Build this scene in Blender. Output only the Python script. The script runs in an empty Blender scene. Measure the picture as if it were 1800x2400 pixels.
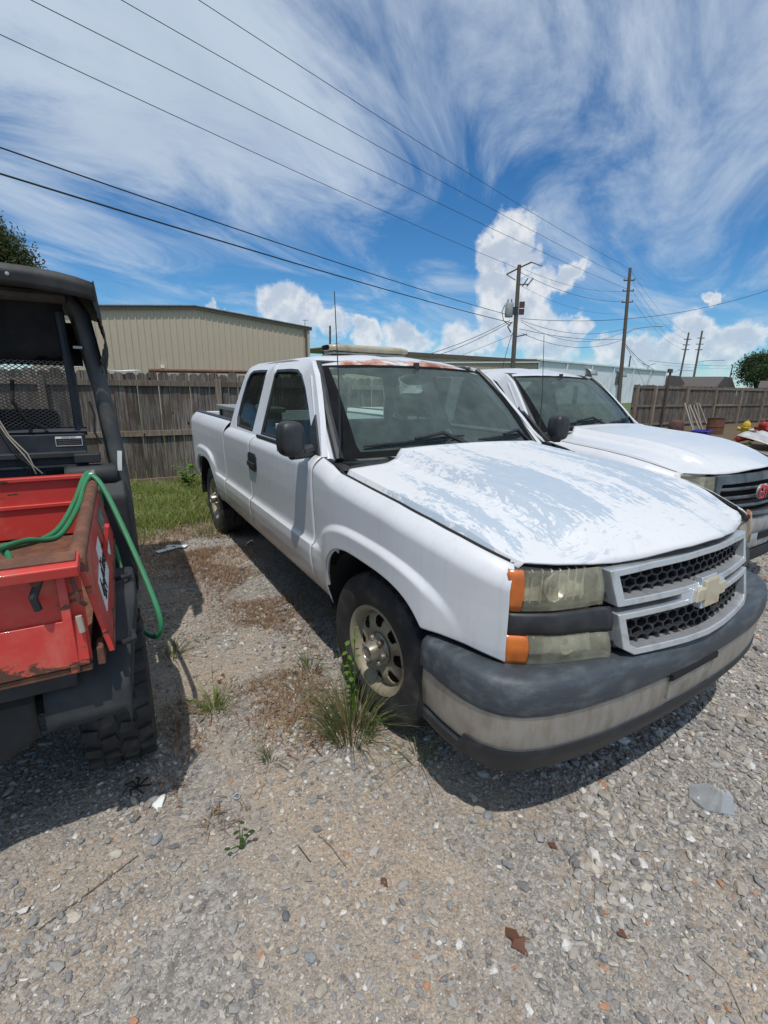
import bpy, math, random
import numpy as np
from mathutils import Vector, Matrix
random.seed(7); rng = np.random.default_rng(11)
scene = bpy.context.scene
COL = scene.collection
R = math.radians

# ------------------------------------------------------------------ camera
cam_d = bpy.data.cameras.new('camera'); cam = bpy.data.objects.new('camera', cam_d); COL.objects.link(cam)
scene.camera = cam
yaw, pitch, roll = R(148.777), R(-14.948), R(0.982)
fw = Vector((math.cos(pitch)*math.cos(yaw), math.cos(pitch)*math.sin(yaw), math.sin(pitch)))
rt = Vector((math.sin(yaw), -math.cos(yaw), 0)); up = rt.cross(fw)
r2 = rt*math.cos(roll)+up*math.sin(roll); u2 = -rt*math.sin(roll)+up*math.cos(roll)
cam.matrix_world = Matrix(((r2.x, u2.x, -fw.x, 1.790), (r2.y, u2.y, -fw.y, -1.942), (r2.z, u2.z, -fw.z, 1.620), (0, 0, 0, 1)))
cam_d.sensor_fit = 'VERTICAL'; cam_d.sensor_height = 24.0; cam_d.sensor_width = 18.0; cam_d.lens = 11.0
cam_d.clip_start = 0.05; cam_d.clip_end = 3000

# ------------------------------------------------------------------ world, sun, exposure
SUN = Vector((0.34, -0.23, 1.0)).normalized()
sun_el = math.asin(SUN.z); sun_az = math.atan2(SUN.x, SUN.y)
world = bpy.data.worlds.new('World'); scene.world = world; world.use_nodes = True

def nd(nt, typ, props=None, **ins):
    n = nt.nodes.new(typ)
    for k, v in (props or {}).items(): setattr(n, k, v)
    for k, v in ins.items():
        key = int(k[1:]) if k[0] == '_' and k[1:].isdigit() else k.replace('__', ' ')
        s = n.inputs[key]
        if isinstance(v, bpy.types.NodeSocket): nt.links.new(v, s)
        elif isinstance(v, bpy.types.Node): nt.links.new(v.outputs[0], s)
        else: s.default_value = v
    return n
def mth(nt, op, a, b=0.0, c=0.0, clamp=False): return nd(nt, 'ShaderNodeMath', {'operation': op, 'use_clamp': clamp}, _0=a, _1=b, _2=c).outputs[0]
def vmt(nt, op, a, b=(0, 0, 0), scale=None):
    n = nd(nt, 'ShaderNodeVectorMath', {'operation': op}, _0=a, _1=b)
    if scale is not None:
        if isinstance(scale, bpy.types.NodeSocket): nt.links.new(scale, n.inputs[3])
        else: n.inputs[3].default_value = scale
    return n.outputs[1] if op in ('DISTANCE', 'LENGTH', 'DOT_PRODUCT') else n.outputs[0]
def sstep(nt, v, a, b, lo=0.0, hi=1.0):
    return nd(nt, 'ShaderNodeMapRange', {'interpolation_type': 'SMOOTHSTEP'}, Value=v, From__Min=a, From__Max=b, To__Min=lo, To__Max=hi).outputs[0]
def noise(nt, vec, scale, detail=4.0, rough=0.55, dist=0.0): return nd(nt, 'ShaderNodeTexNoise', None, Vector=vec, Scale=scale, Detail=detail, Roughness=rough, Distortion=dist)
def mixc(nt, f, a, b, blend='MIX'):
    n = nt.nodes.new('ShaderNodeMix'); n.data_type = 'RGBA'; n.blend_type = blend
    for s, v in ((n.inputs[0], f), (n.inputs[6], a), (n.inputs[7], b)):
        if isinstance(v, bpy.types.NodeSocket): nt.links.new(v, s)
        elif not isinstance(v, tuple): s.default_value = v
        else: s.default_value = (*v[:3], 1)
    return n.outputs[2]
def comb(nt, x, y, z): return nd(nt, 'ShaderNodeCombineXYZ', None, X=x, Y=y, Z=z).outputs[0]

HEAPS = [(135.82, 15.63, 0.0439), (137.65, 13.58, 0.0364), (136.45, 9.89, 0.0562), (132.1, 10.99, 0.0436), (129.82, 11.68, 0.0285), (133.3, 7.5, 0.0602), (130.61, 5.07, 0.0565), (128.2, 6.74, 0.0294), (138.43, 5.12, 0.0351), (134.08, 13.45, 0.0345), (137.21, 7.77, 0.0382), (160.61, 8.18, 0.0471), (158.29, 7.49, 0.0493), (154.72, 7.17, 0.0374), (151.58, 6.98, 0.0235), (150.59, 5.46, 0.038), (146.66, 5.07, 0.0445), (141.24, 3.97, 0.0523), (167.62, 7.26, 0.0148), (165.89, 6.93, 0.012), (118.75, 4.23, 0.0317), (116.79, 5.35, 0.0348), (114.04, 5.04, 0.0377), (114.78, 3.54, 0.0397), (121.7, 3.67, 0.0399), (117.81, 2.8, 0.0413), (124.25, 4.97, 0.0361), (111.9, 5.5, 0.0126), (116.28, 8.51, 0.0143), (115.33, 8.8, 0.0115)]
def build_world():
    nt = world.node_tree; nt.nodes.clear()
    sky = nd(nt, 'ShaderNodeTexSky', {'sky_type': 'NISHITA', 'sun_disc': False, 'sun_elevation': sun_el, 'sun_rotation': sun_az, 'altitude': 0.0, 'air_density': 1.0, 'dust_density': 0.05, 'ozone_density': 1.6})
    tint = mixc(nt, 1.0, sky.outputs[0], (0.60, 0.90, 1.16), 'MULTIPLY')
    hs = nd(nt, 'ShaderNodeHueSaturation', None, Saturation=1.10, Value=1.06, Color=tint)
    d = nd(nt, 'ShaderNodeTexCoord').outputs['Generated']
    sx = nd(nt, 'ShaderNodeSeparateXYZ', None, Vector=d)
    z = sx.outputs[2]; zc = mth(nt, 'MAXIMUM', z, 0.0)
    # high cirrus veil: noise on a flat layer far above
    k = mth(nt, 'DIVIDE', 1.0, mth(nt, 'ADD', zc, 0.16))
    px = mth(nt, 'MULTIPLY', sx.outputs[0], k); py = mth(nt, 'MULTIPLY', sx.outputs[1], k)
    a = R(24)
    qx = mth(nt, 'ADD', mth(nt, 'MULTIPLY', px, math.cos(a)), mth(nt, 'MULTIPLY', py, math.sin(a)))
    qy = mth(nt, 'SUBTRACT', mth(nt, 'MULTIPLY', py, math.cos(a)), mth(nt, 'MULTIPLY', px, math.sin(a)))
    p1 = comb(nt, mth(nt, 'MULTIPLY', qx, 0.95), mth(nt, 'MULTIPLY', qy, 0.42), 3.7)
    p2 = comb(nt, mth(nt, 'MULTIPLY', qx, 0.50), mth(nt, 'MULTIPLY', qy, 0.32), 9.1)
    n1 = noise(nt, p1, 1.9, 10.0, 0.64, 0.9).outputs[0]
    n2 = noise(nt, p2, 1.1, 3.0, 0.5, 0.5).outputs[0]
    cir = mth(nt, 'ADD', mth(nt, 'MULTIPLY', n1, 0.72), mth(nt, 'MULTIPLY', n2, 0.40))
    cov = sstep(nt, z, 0.05, 0.55, -0.10, 0.125)
    cm = sstep(nt, mth(nt, 'ADD', cir, cov), 0.45, 0.73, 0.0, 0.88)
    col = mixc(nt, cm, hs.outputs[0], (6.6, 7.7, 9.0))
    # thicker greyer sheets inside the veil
    gm = sstep(nt, noise(nt, p2, 2.2, 5.0, 0.55, 0.6).outputs[0], 0.50, 0.74, 0.0, 0.50)
    col = mixc(nt, mth(nt, 'MULTIPLY', gm, cm), col, (3.7, 4.9, 6.6))
    # fair-weather cumulus heaped along the horizon
    wn = noise(nt, d, 9.0, 6.0, 0.58).outputs[1]
    wn2 = noise(nt, d, 30.0, 4.0, 0.6).outputs[1]
    dd = vmt(nt, 'ADD', vmt(nt, 'ADD', d, vmt(nt, 'SCALE', vmt(nt, 'SUBTRACT', wn, (.5, .5, .5)), scale=0.115)), vmt(nt, 'SCALE', vmt(nt, 'SUBTRACT', wn2, (.5, .5, .5)), scale=0.032))
    heaps = CLOUD_HEAPS
    best = None
    for (az, el, rad) in heaps:
        c = (math.cos(el)*math.cos(az), math.cos(el)*math.sin(az), math.sin(el))
        v = mth(nt, 'SUBTRACT', 1.0, mth(nt, 'DIVIDE', vmt(nt, 'DISTANCE', dd, c), rad))
        best = v if best is None else mth(nt, 'SMOOTH_MAX', best, v, 0.12)
    # smaller heaps all round the horizon
    band = sstep(nt, z, 0.02, 0.16, 0.26, -0.55)
    nb = noise(nt, vmt(nt, 'MULTIPLY', d, (1, 1, 2.2)), 5.5, 6.0, 0.6).outputs[0]
    ring = mth(nt, 'MULTIPLY', mth(nt, 'SUBTRACT', mth(nt, 'ADD', nb, band), 0.66), 1.4)
    best = mth(nt, 'MAXIMUM', best, ring)
    cu = mth(nt, 'MULTIPLY', sstep(nt, best, -0.08, 0.34), sstep(nt, z, 0.0, 0.16, 0.62, 0.94))
    off = vmt(nt, 'ADD', d, (SUN.x*0.02, SUN.y*0.02, SUN.z*0.028))
    rel = mth(nt, 'SUBTRACT', noise(nt, d, 12.0, 6.0, 0.6).outputs[0], noise(nt, off, 12.0, 6.0, 0.6).outputs[0])
    edge = sstep(nt, best, 0.02, 0.45, 0.30, -0.10)
    sh = sstep(nt, mth(nt, 'ADD', mth(nt, 'MULTIPLY', rel, 2.6), edge), -0.35, 0.32)
    ccol = mixc(nt, sh, (5.8, 6.7, 8.0), (9.6, 9.8, 10.0))
    col = mixc(nt, cu, col, ccol)
    world.cycles.sampling_method = 'MANUAL'; world.cycles.sample_map_resolution = 512
    bg = nd(nt, 'ShaderNodeBackground', None, Color=col, Strength=0.1)
    nt.links.new(bg.outputs[0], nd(nt, 'ShaderNodeOutputWorld').inputs[0])
# azimuth, elevation, angular size of the larger heaps
CLOUD_HEAPS = [(R(a), R(e), s) for a, e, s in HEAPS]
build_world()
sl = bpy.data.lights.new('sun', 'SUN'); sun = bpy.data.objects.new('sun', sl); COL.objects.link(sun)
sl.energy = 3.6; sl.angle = R(0.53); sl.color = (1.0, 0.955, 0.89)
sun.rotation_euler = SUN.to_track_quat('Z', 'Y').to_euler(); sun.location = (0, 0, 30)
vs = scene.view_settings
vs.view_transform = 'Standard'; vs.look = 'None'; vs.exposure = -0.20; vs.gamma = 1.0; vs.use_curve_mapping = False
scene.cycles.max_bounces = 8; scene.cycles.transparent_max_bounces = 12

# ------------------------------------------------------------------ materials
MATS = {}
def newmat(name):
    m = bpy.data.materials.new(name); m.use_nodes = True; nt = m.node_tree; nt.nodes.clear()
    out = nd(nt, 'ShaderNodeOutputMaterial'); b = nd(nt, 'ShaderNodeBsdfPrincipled'); nt.links.new(b.outputs[0], out.inputs[0])
    MATS[name] = m
    return m, nt, b, out
def setin(nt, b, **kw):
    for k, v in kw.items():
        s = b.inputs[k.replace('__', ' ')]
        if isinstance(v, bpy.types.NodeSocket): nt.links.new(v, s)
        elif isinstance(v, tuple) and len(v) == 3 and s.type == 'RGBA': s.default_value = (*v, 1)
        else: s.default_value = v
def objc(nt): return nd(nt, 'ShaderNodeTexCoord').outputs['Object']
def wpos(nt): return nd(nt, 'ShaderNodeNewGeometry').outputs['Position']
def bump(nt, h, dist=0.01, strength=0.6): return nd(nt, 'ShaderNodeBump', None, Height=h, Distance=dist, Strength=strength).outputs[0]
def simple(name, col, rough=0.5, metal=0.0, var=0.25, scale=8.0, col2=None, bmp=0.0, bscale=60.0, coat=0.0, spec=0.5, stretch=(1, 1, 1), lo=0.38, hi=0.68):
    """base colour broken up by two octaves of noise (dust, wear), roughness too"""
    m, nt, b, out = newmat(name)
    co = vmt(nt, 'MULTIPLY', objc(nt), stretch)
    n = noise(nt, co, scale, 6.0, 0.6).outputs[0]
    c2 = col2 or tuple(c*(1-var) for c in col)
    c = mixc(nt, sstep(nt, n, lo, hi), col, c2)
    setin(nt, b, Base__Color=c, Roughness=mth(nt, 'ADD', rough-0.08, mth(nt, 'MULTIPLY', n, 0.16)), Metallic=metal, Coat__Weight=coat, Coat__Roughness=0.12, Specular__IOR__Level=spec)
    if bmp: setin(nt, b, Normal=bump(nt, noise(nt, co, bscale, 4.0, 0.6).outputs[0], 0.004, bmp))
    return m
def glass(name, tint, refl=1.0, dust=0.06, dust_haze_col=(0.5, 0.52, 0.5)):
    m, nt, b, out = newmat(name); nt.nodes.remove(b)
    tr = nd(nt, 'ShaderNodeBsdfTransparent', None, Color=(*tint, 1))
    gl = nd(nt, 'ShaderNodeBsdfGlossy', None, Color=(1, 1, 1, 1), Roughness=0.03)
    df = nd(nt, 'ShaderNodeBsdfDiffuse', None, Color=(*dust_haze_col, 1))  # diffuse film: dust, plus reflection haze put into the glass colour
    fr = nd(nt, 'ShaderNodeFresnel', None, IOR=1.45)
    n = noise(nt, objc(nt), 5.0, 6.0, 0.6).outputs[0]
    m1 = nd(nt, 'ShaderNodeMixShader', None, _0=mth(nt, 'MULTIPLY', n, dust*2), _1=tr.outputs[0], _2=df.outputs[0])
    m2 = nd(nt, 'ShaderNodeMixShader', None, _0=mth(nt, 'MULTIPLY', fr.outputs[0], refl, clamp=True), _1=m1.outputs[0], _2=gl.outputs[0])
    nt.links.new(m2.outputs[0], out.inputs[0])
    return m

def mat_paint(name, hood=False, roof=False, clean=False):
    m, nt, b, out = newmat(name); co = objc(nt); s = nd(nt, 'ShaderNodeSeparateXYZ', None, Vector=co)
    n = noise(nt, co, 3.0, 6.0, 0.6).outputs[0]
    streak = noise(nt, vmt(nt, 'MULTIPLY', co, (9, 9, 0.8)), 4.0, 5.0, 0.6).outputs[0]
    c = mixc(nt, sstep(nt, streak, 0.50, 0.75, 0, 0.28), (0.62, 0.63, 0.645), (0.42, 0.42, 0.41))
    c = mixc(nt, sstep(nt, n, 0.50, 0.8, 0, 0.4), c, (0.50, 0.48, 0.44))
    # road dust splashed up from the ground, mould specks
    dustn = mth(nt, 'ADD', s.outputs[2], mth(nt, 'MULTIPLY', noise(nt, co, 6.0, 6.0, 0.6).outputs[0], 0.5))
    c = mixc(nt, sstep(nt, dustn, 1.10, 0.62, 0, 0.62 if not clean else 0.2), c, (0.36, 0.32, 0.25))
    spk = noise(nt, co, 55.0, 3.0, 0.5).outputs[0]
    c = mixc(nt, sstep(nt, spk, 0.72, 0.80, 0, 0.35), c, (0.22, 0.20, 0.17))
    rough = 0.36
    if hood:
        # clear coat and white paint flaked off in long patches, blue-grey primer below
        big = noise(nt, vmt(nt, 'MULTIPLY', co, (0.6, 5.0, 1)), 1.35, 3.0, 0.5, 0.1).outputs[0]
        fine = noise(nt, vmt(nt, 'MULTIPLY', co, (7.5, 20, 4)), 2.6, 8.0, 0.70, 0.0).outputs[0]
        dash = noise(nt, vmt(nt, 'MULTIPLY', co, (22, 7, 6)), 2.4, 6.0, 0.65, 0.0).outputs[0]
        v = mth(nt, 'ADD', mth(nt, 'MULTIPLY', big, 0.80), mth(nt, 'MULTIPLY', fine, 0.70))
        ed = sstep(nt, s.outputs[0], 0.66, 0.84, 0.0, 0.18)          # bonnet nose kept its paint
        pk = sstep(nt, mth(nt, 'ADD', mth(nt, 'SUBTRACT', v, ed), sstep(nt, s.outputs[0], -0.25, 0.40, -0.075, 0.025)), 0.760, 0.777)
        ch = mth(nt, 'MULTIPLY', sstep(nt, dash, 0.575, 0.615), sstep(nt, big, 0.40, 0.56))
        ya = mth(nt, 'ABSOLUTE', s.outputs[1])
        rb = mth(nt, 'MULTIPLY', sstep(nt, ya, 0.45, 0.52), sstep(nt, ya, 0.64, 0.57))
        d2 = noise(nt, vmt(nt, 'MULTIPLY', co, (30, 5, 5)), 1.7, 5.0, 0.6, 0.0).outputs[0]
        pk2 = mth(nt, 'MAXIMUM', pk, mth(nt, 'MAXIMUM', mth(nt, 'MULTIPLY', ch, 0.75), mth(nt, 'MULTIPLY', mth(nt, 'MULTIPLY', sstep(nt, d2, 0.53, 0.58), rb), 0.7)))
        c = mixc(nt, sstep(nt, noise(nt, co, 2.0, 3.0, 0.5).outputs[0], 0.4, 0.6), (0.62, 0.625, 0.63), c)
        c = mixc(nt, pk2, c, mixc(nt, fine, (0.31, 0.375, 0.445), (0.45, 0.51, 0.575)))
        setin(nt, b, Normal=bump(nt, pk2, 0.0012, -0.5))
        rough = 0.55
    if roof:
        rn = mth(nt, 'ADD', mth(nt, 'MULTIPLY', noise(nt, co, 7.0, 8.0, 0.7, 0.4).outputs[0], 0.6), mth(nt, 'MULTIPLY', noise(nt, co, 2.6, 2.0, 0.5).outputs[0], 0.42))
        g = mth(nt, 'ADD', rn, sstep(nt, s.outputs[0], -1.42, -1.13, -0.20, 0.055))
        g = mth(nt, 'SUBTRACT', g, sstep(nt, mth(nt, 'ABSOLUTE', mth(nt, 'SUBTRACT', s.outputs[1], 0.02)), 0.48, 0.66, 0, 0.3))
        c = mixc(nt, sstep(nt, g, 0.52, 0.585, 0, 0.85), c, (0.48, 0.20, 0.085))
        c = mixc(nt, sstep(nt, g, 0.59, 0.66), c, (0.26, 0.075, 0.024))
        rough = 0.5
    setin(nt, b, Base__Color=c, Roughness=rough, Coat__Weight=0.0 if hood else (0.35 if not clean else 0.5), Coat__Roughness=0.16)
    return m
mat_paint('paint'); mat_paint('paint_hood', hood=True); mat_paint('paint_roof', roof=True); mat_paint('paint_clean', clean=True)
simple('black_trim', (0.018, 0.019, 0.021), 0.5, var=-0.9, scale=14)
simple('frit', (0.014, 0.015, 0.016), 0.95, spec=0.05)
simple('dark_void', (0.010, 0.010, 0.011), 0.9)
simple('interior', (0.10, 0.11, 0.11), 0.75, var=0.4)
simple('seat_cloth', (0.085, 0.095, 0.10), 0.9, var=0.4, bmp=0.4, bscale=200)
simple('dash_mat', (0.20, 0.205, 0.19), 0.75, var=0.3)
simple('tyre', (0.020, 0.020, 0.021), 0.75, col2=(0.075, 0.068, 0.058), scale=7, bmp=0.3, bscale=90, lo=0.45, hi=0.75)
simple('rim', (0.29, 0.255, 0.18), 0.6, 0.1, col2=(0.13, 0.085, 0.05), scale=7, lo=0.48, hi=0.72)
simple('hub', (0.36, 0.34, 0.30), 0.38, 0.55, col2=(0.16, 0.13, 0.09), scale=12)
simple('chrome_dull', (0.66, 0.68, 0.70), 0.34, 0.7, col2=(0.42, 0.44, 0.45), scale=15, bmp=0.15, lo=.45, hi=.8)
simple('chrome_dirty', (0.44, 0.425, 0.395), 0.38, 0.65, col2=(0.31, 0.28, 0.235), scale=15, bmp=0.3, lo=0.36, hi=0.80, stretch=(1, 1.6, .5))
simple('bumper_pad', (0.045, 0.055, 0.066), 0.55, col2=(0.105, 0.12, 0.132), scale=17.0, bmp=0.3, bscale=120, lo=0.40, hi=0.78, stretch=(1, .5, 1.4))
simple('valance', (0.018, 0.021, 0.026), 0.55, col2=(0.045, 0.049, 0.054), scale=9, lo=0.48, hi=0.78)
simple('bowtie', (0.50, 0.45, 0.33), 0.4, 0.3, col2=(0.40, 0.34, 0.24), scale=20)
simple('grille_black', (0.022, 0.023, 0.026), 0.5, col2=(0.09, 0.085, 0.08), scale=30, lo=0.5, hi=0.8)
simple('amber', (0.62, 0.16, 0.015), 0.25, col2=(0.42, 0.10, 0.02), scale=9, coat=0.6)
simple('reflector', (0.74, 0.73, 0.66), 0.28, 0.45, var=0.45, scale=11, bmp=0.5, bscale=40)
simple('lamp_dark', (0.10, 0.10, 0.09), 0.4, 0.3)
simple('lightbar', (0.42, 0.38, 0.27), 0.4, col2=(0.26, 0.22, 0.15), scale=6, coat=0.3)
simple('aluminium', (0.42, 0.41, 0.38), 0.45, 0.6, col2=(0.26, 0.24, 0.20), scale=9)
simple('smoke_chrome', (0.20, 0.205, 0.21), 0.33, 0.75, col2=(0.10, 0.10, 0.10), scale=6)
simple('silver_plastic', (0.44, 0.46, 0.47), 0.4, 0.3, col2=(0.28, 0.28, 0.27), scale=6)
simple('red_badge', (0.50, 0.015, 0.02), 0.35, coat=0.4)
simple('paper_white', (0.75, 0.77, 0.74), 0.9, var=0.12)
glass('glass_screen', (0.74, 0.87, 0.81), 0.55, 0.17, (0.30, 0.40, 0.37))
glass('glass_side', (0.16, 0.20, 0.185), 0.40, 0.03)
glass('glass_rear', (0.74, 0.86, 0.80), 0.6, 0.05)
def mat_lens():
    m, nt, b, out = newmat('lens_hazy'); co = objc(nt)
    n = noise(nt, co, 7.0, 6.0, 0.6).outputs[0]
    tr = nd(nt, 'ShaderNodeBsdfTransparent', None, Color=(0.93, 0.92, 0.85, 1))
    c = mixc(nt, n, (0.72, 0.70, 0.58), (0.46, 0.44, 0.32))
    setin(nt, b, Base__Color=c, Roughness=0.3, Coat__Weight=0.8, Coat__Roughness=0.1)
    mx = nd(nt, 'ShaderNodeMixShader', None, _0=sstep(nt, n, 0.35, 0.7, 0.10, 0.36), _1=tr.outputs[0], _2=b.outputs[0])
    nt.links.new(mx.outputs[0], out.inputs[0])
mat_lens()
# UTV
def mat_red():
    m, nt, b, out = newmat('red_paint'); co = objc(nt)
    n = noise(nt, co, 6.0, 8.0, 0.65, 0.3).outputs[0]
    n2 = noise(nt, vmt(nt, 'MULTIPLY', co, (1, 1, 3.5)), 3.6, 8.0, 0.72, 0.8).outputs[0]
    c = mixc(nt, sstep(nt, n, 0.45, 0.75), (0.56, 0.045, 0.035), (0.58, 0.13, 0.095))
    sz = nd(nt, 'ShaderNodeSeparateXYZ', None, Vector=co)
    low = sstep(nt, sz.outputs[2], 0.86, 0.79, 0.0, 0.16)
    ch = sstep(nt, mth(nt, 'ADD', n2, low), 0.600, 0.618)
    rim_ = mth(nt, 'SUBTRACT', sstep(nt, mth(nt, 'ADD', n2, low), 0.575, 0.600), ch)
    c = mixc(nt, mth(nt, 'MULTIPLY', rim_, 0.6, clamp=True), c, (0.30, 0.10, 0.05))
    c = mixc(nt, ch, c, mixc(nt, n, (0.035, 0.018, 0.014), (0.13, 0.055, 0.03)))
    c = mixc(nt, sstep(nt, noise(nt, co, 2.2, 5.0, 0.6).outputs[0], 0.52, 0.75, 0, 0.35), c, (0.42, 0.22, 0.17))
    setin(nt, b, Base__Color=c, Roughness=0.48, Coat__Weight=0.12, Normal=bump(nt, ch, 0.0015, -0.6))
mat_red()
simple('rust', (0.115, 0.050, 0.032), 0.85, col2=(0.20, 0.085, 0.045), scale=14, bmp=0.6, bscale=90)
simple('navy_steel', (0.012, 0.017, 0.028), 0.55, col2=(0.035, 0.038, 0.042), scale=7)
simple('grey_plastic', (0.015, 0.018, 0.021), 0.65, col2=(0.034, 0.037, 0.038), scale=6, bmp=0.15)
simple('rops_grey', (0.050, 0.055, 0.058), 0.6, col2=(0.085, 0.085, 0.078), scale=10, bmp=0.2)
simple('canvas_black', (0.008, 0.008, 0.0085), 0.9, col2=(0.020, 0.020, 0.019), scale=8, bmp=0.4, bscale=30)
simple('canopy_vinyl', (0.036, 0.037, 0.037), 0.65, col2=(0.018, 0.018, 0.018), scale=9, bmp=0.3, bscale=20)
simple('mesh_steel', (0.11, 0.105, 0.095), 0.6, 0.2)
simple('hose_green', (0.035, 0.22, 0.10), 0.45, col2=(0.05, 0.16, 0.07), scale=10)
simple('decal_black', (0.012, 0.012, 0.012), 0.5)
simple('decal_grey', (0.16, 0.15, 0.15), 0.4)
simple('wire_pale', (0.38, 0.34, 0.27), 0.6)
# surroundings
def mat_wood(name, c1, c2, c3, warm=0.0):
    m, nt, b, out = newmat(name); co = objc(nt)
    oi = nd(nt, 'ShaderNodeObjectInfo')
    rv = nd(nt, 'ShaderNodeVectorMath', {'operation': 'SCALE'}, _0=(17.0, 9.0, 5.0)); nt.links.new(oi.outputs['Random'], rv.inputs[3])
    cv = vmt(nt, 'ADD', co, rv.outputs[0])
    g = noise(nt, vmt(nt, 'MULTIPLY', cv, (34, 34, 1.6)), 1.5, 7.0, 0.65, 0.3).outputs[0]
    bl = noise(nt, cv, 2.2, 4.0, 0.6).outputs[0]
    c = mixc(nt, sstep(nt, g, 0.34, 0.66), c1, c2)
    c = mixc(nt, sstep(nt, bl, 0.48, 0.70, 0, 0.8), c, c3)
    v = nd(nt, 'ShaderNodeTexVoronoi', None, Vector=vmt(nt, 'MULTIPLY', cv, (1, 1, 0.45)), Scale=5.0).outputs[0]
    c = mixc(nt, sstep(nt, v, 0.085, 0.05), c, tuple(x*0.25 for x in c1))
    br = nd(nt, 'ShaderNodeHueSaturation', None, Color=c, Value=mth(nt, 'ADD', 0.72, mth(nt, 'MULTIPLY', oi.outputs['Random'], 0.55)))
    setin(nt, b, Base__Color=br.outputs[0], Roughness=0.9, Specular__IOR__Level=0.2, Normal=bump(nt, g, 0.004, 0.7))
mat_wood('fence_wood', (0.058, 0.047, 0.038), (0.225, 0.198, 0.174), (0.095, 0.068, 0.048))
mat_wood('rail_wood', (0.12, 0.092, 0.066), (0.27, 0.225, 0.18), (0.15, 0.105, 0.07))
mat_wood('pole_wood', (0.065, 0.055, 0.045), (0.12, 0.105, 0.09), (0.08, 0.065, 0.05))
mat_wood('stake_wood', (0.30, 0.26, 0.21), (0.42, 0.38, 0.32), (0.30, 0.26, 0.22))
simple('tan_metal', (0.50, 0.415, 0.315), 0.55, 0.0, col2=(0.43, 0.345, 0.255), scale=0.8, stretch=(1, 1, 0.35))
simple('tan_trim', (0.12, 0.095, 0.075), 0.6)
simple('white_metal', (0.76, 0.79, 0.82), 0.5, col2=(0.64, 0.68, 0.71), scale=0.7, stretch=(1, 1, 0.3))
simple('galv', (0.42, 0.44, 0.45), 0.45, 0.4)
simple('roof_far', (0.10, 0.085, 0.08), 0.9)
simple('wall_far', (0.42, 0.38, 0.33), 0.9)
simple('pane_dark', (0.03, 0.035, 0.04), 0.2)
simple('cable', (0.012, 0.012, 0.013), 0.6)
simple('insulator', (0.16, 0.15, 0.14), 0.4)
simple('transformer', (0.34, 0.36, 0.35), 0.5, 0.1, var=0.3)
simple('rusty_box', (0.10, 0.045, 0.035), 0.8, var=0.4)
simple('tarp_white', (0.72, 0.74, 0.75), 0.7, var=0.15)
simple('hydrant_red', (0.38, 0.018, 0.015), 0.45, col2=(0.25, 0.03, 0.02), scale=7)
simple('hydrant_yellow', (0.62, 0.42, 0.015), 0.45, col2=(0.42, 0.25, 0.02), scale=7)
simple('hydrant_white', (0.68, 0.66, 0.62), 0.5)
simple('blue_plastic', (0.025, 0.02, 0.30), 0.45)
simple('sheet_metal', (0.60, 0.58, 0.55), 0.42, 0.3, col2=(0.40, 0.37, 0.33), scale=4)
simple('bark', (0.075, 0.055, 0.04), 0.95, bmp=0.8, bscale=12)
def mat_leaf(name, c1, c2, c3, trans=0.25):
    m, nt, b, out = newmat(name)
    g = nd(nt, 'ShaderNodeNewGeometry'); rp = g.outputs['Random Per Island']
    cr = nd(nt, 'ShaderNodeValToRGB', None, Fac=rp); el = cr.color_ramp.elements
    el[0].color = (*c1, 1); el[1].color = (*c3, 1); e = el.new(0.5); e.color = (*c2, 1)
    setin(nt, b, Base__Color=cr.outputs[0], Roughness=0.6, Specular__IOR__Level=0.3)
    tl = nd(nt, 'ShaderNodeBsdfTranslucent'); nt.links.new(cr.outputs[0], tl.inputs[0])
    mx = nd(nt, 'ShaderNodeMixShader', None, _0=trans, _1=b.outputs[0], _2=tl.outputs[0]); nt.links.new(mx.outputs[0], out.inputs[0])
mat_leaf('leaf_pine', (0.035, 0.055, 0.016), (0.060, 0.080, 0.022), (0.11, 0.10, 0.035))
mat_leaf('leaf_oak', (0.022, 0.045, 0.015), (0.040, 0.070, 0.022), (0.065, 0.095, 0.035))
mat_leaf('grass_green', (0.15, 0.23, 0.045), (0.25, 0.31, 0.08), (0.38, 0.36, 0.16), 0.4)
mat_leaf('grass_dry', (0.20, 0.095, 0.05), (0.29, 0.17, 0.095), (0.40, 0.30, 0.19), 0.25)
mat_leaf('grass_mix', (0.07, 0.13, 0.03), (0.13, 0.17, 0.06), (0.30, 0.23, 0.12), 0.3)
mat_leaf('weed', (0.08, 0.16, 0.02), (0.12, 0.22, 0.035), (0.18, 0.27, 0.06), 0.35)
mat_leaf('dead_leaf', (0.12, 0.055, 0.035), (0.16, 0.075, 0.048), (0.10, 0.045, 0.03), 0.15)
mat_leaf('twig_dark', (0.02, 0.017, 0.014), (0.035, 0.028, 0.022), (0.05, 0.038, 0.03), 0.0)
mat_leaf('twig_brown', (0.12, 0.075, 0.045), (0.17, 0.11, 0.07), (0.24, 0.17, 0.11), 0.0)
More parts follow.
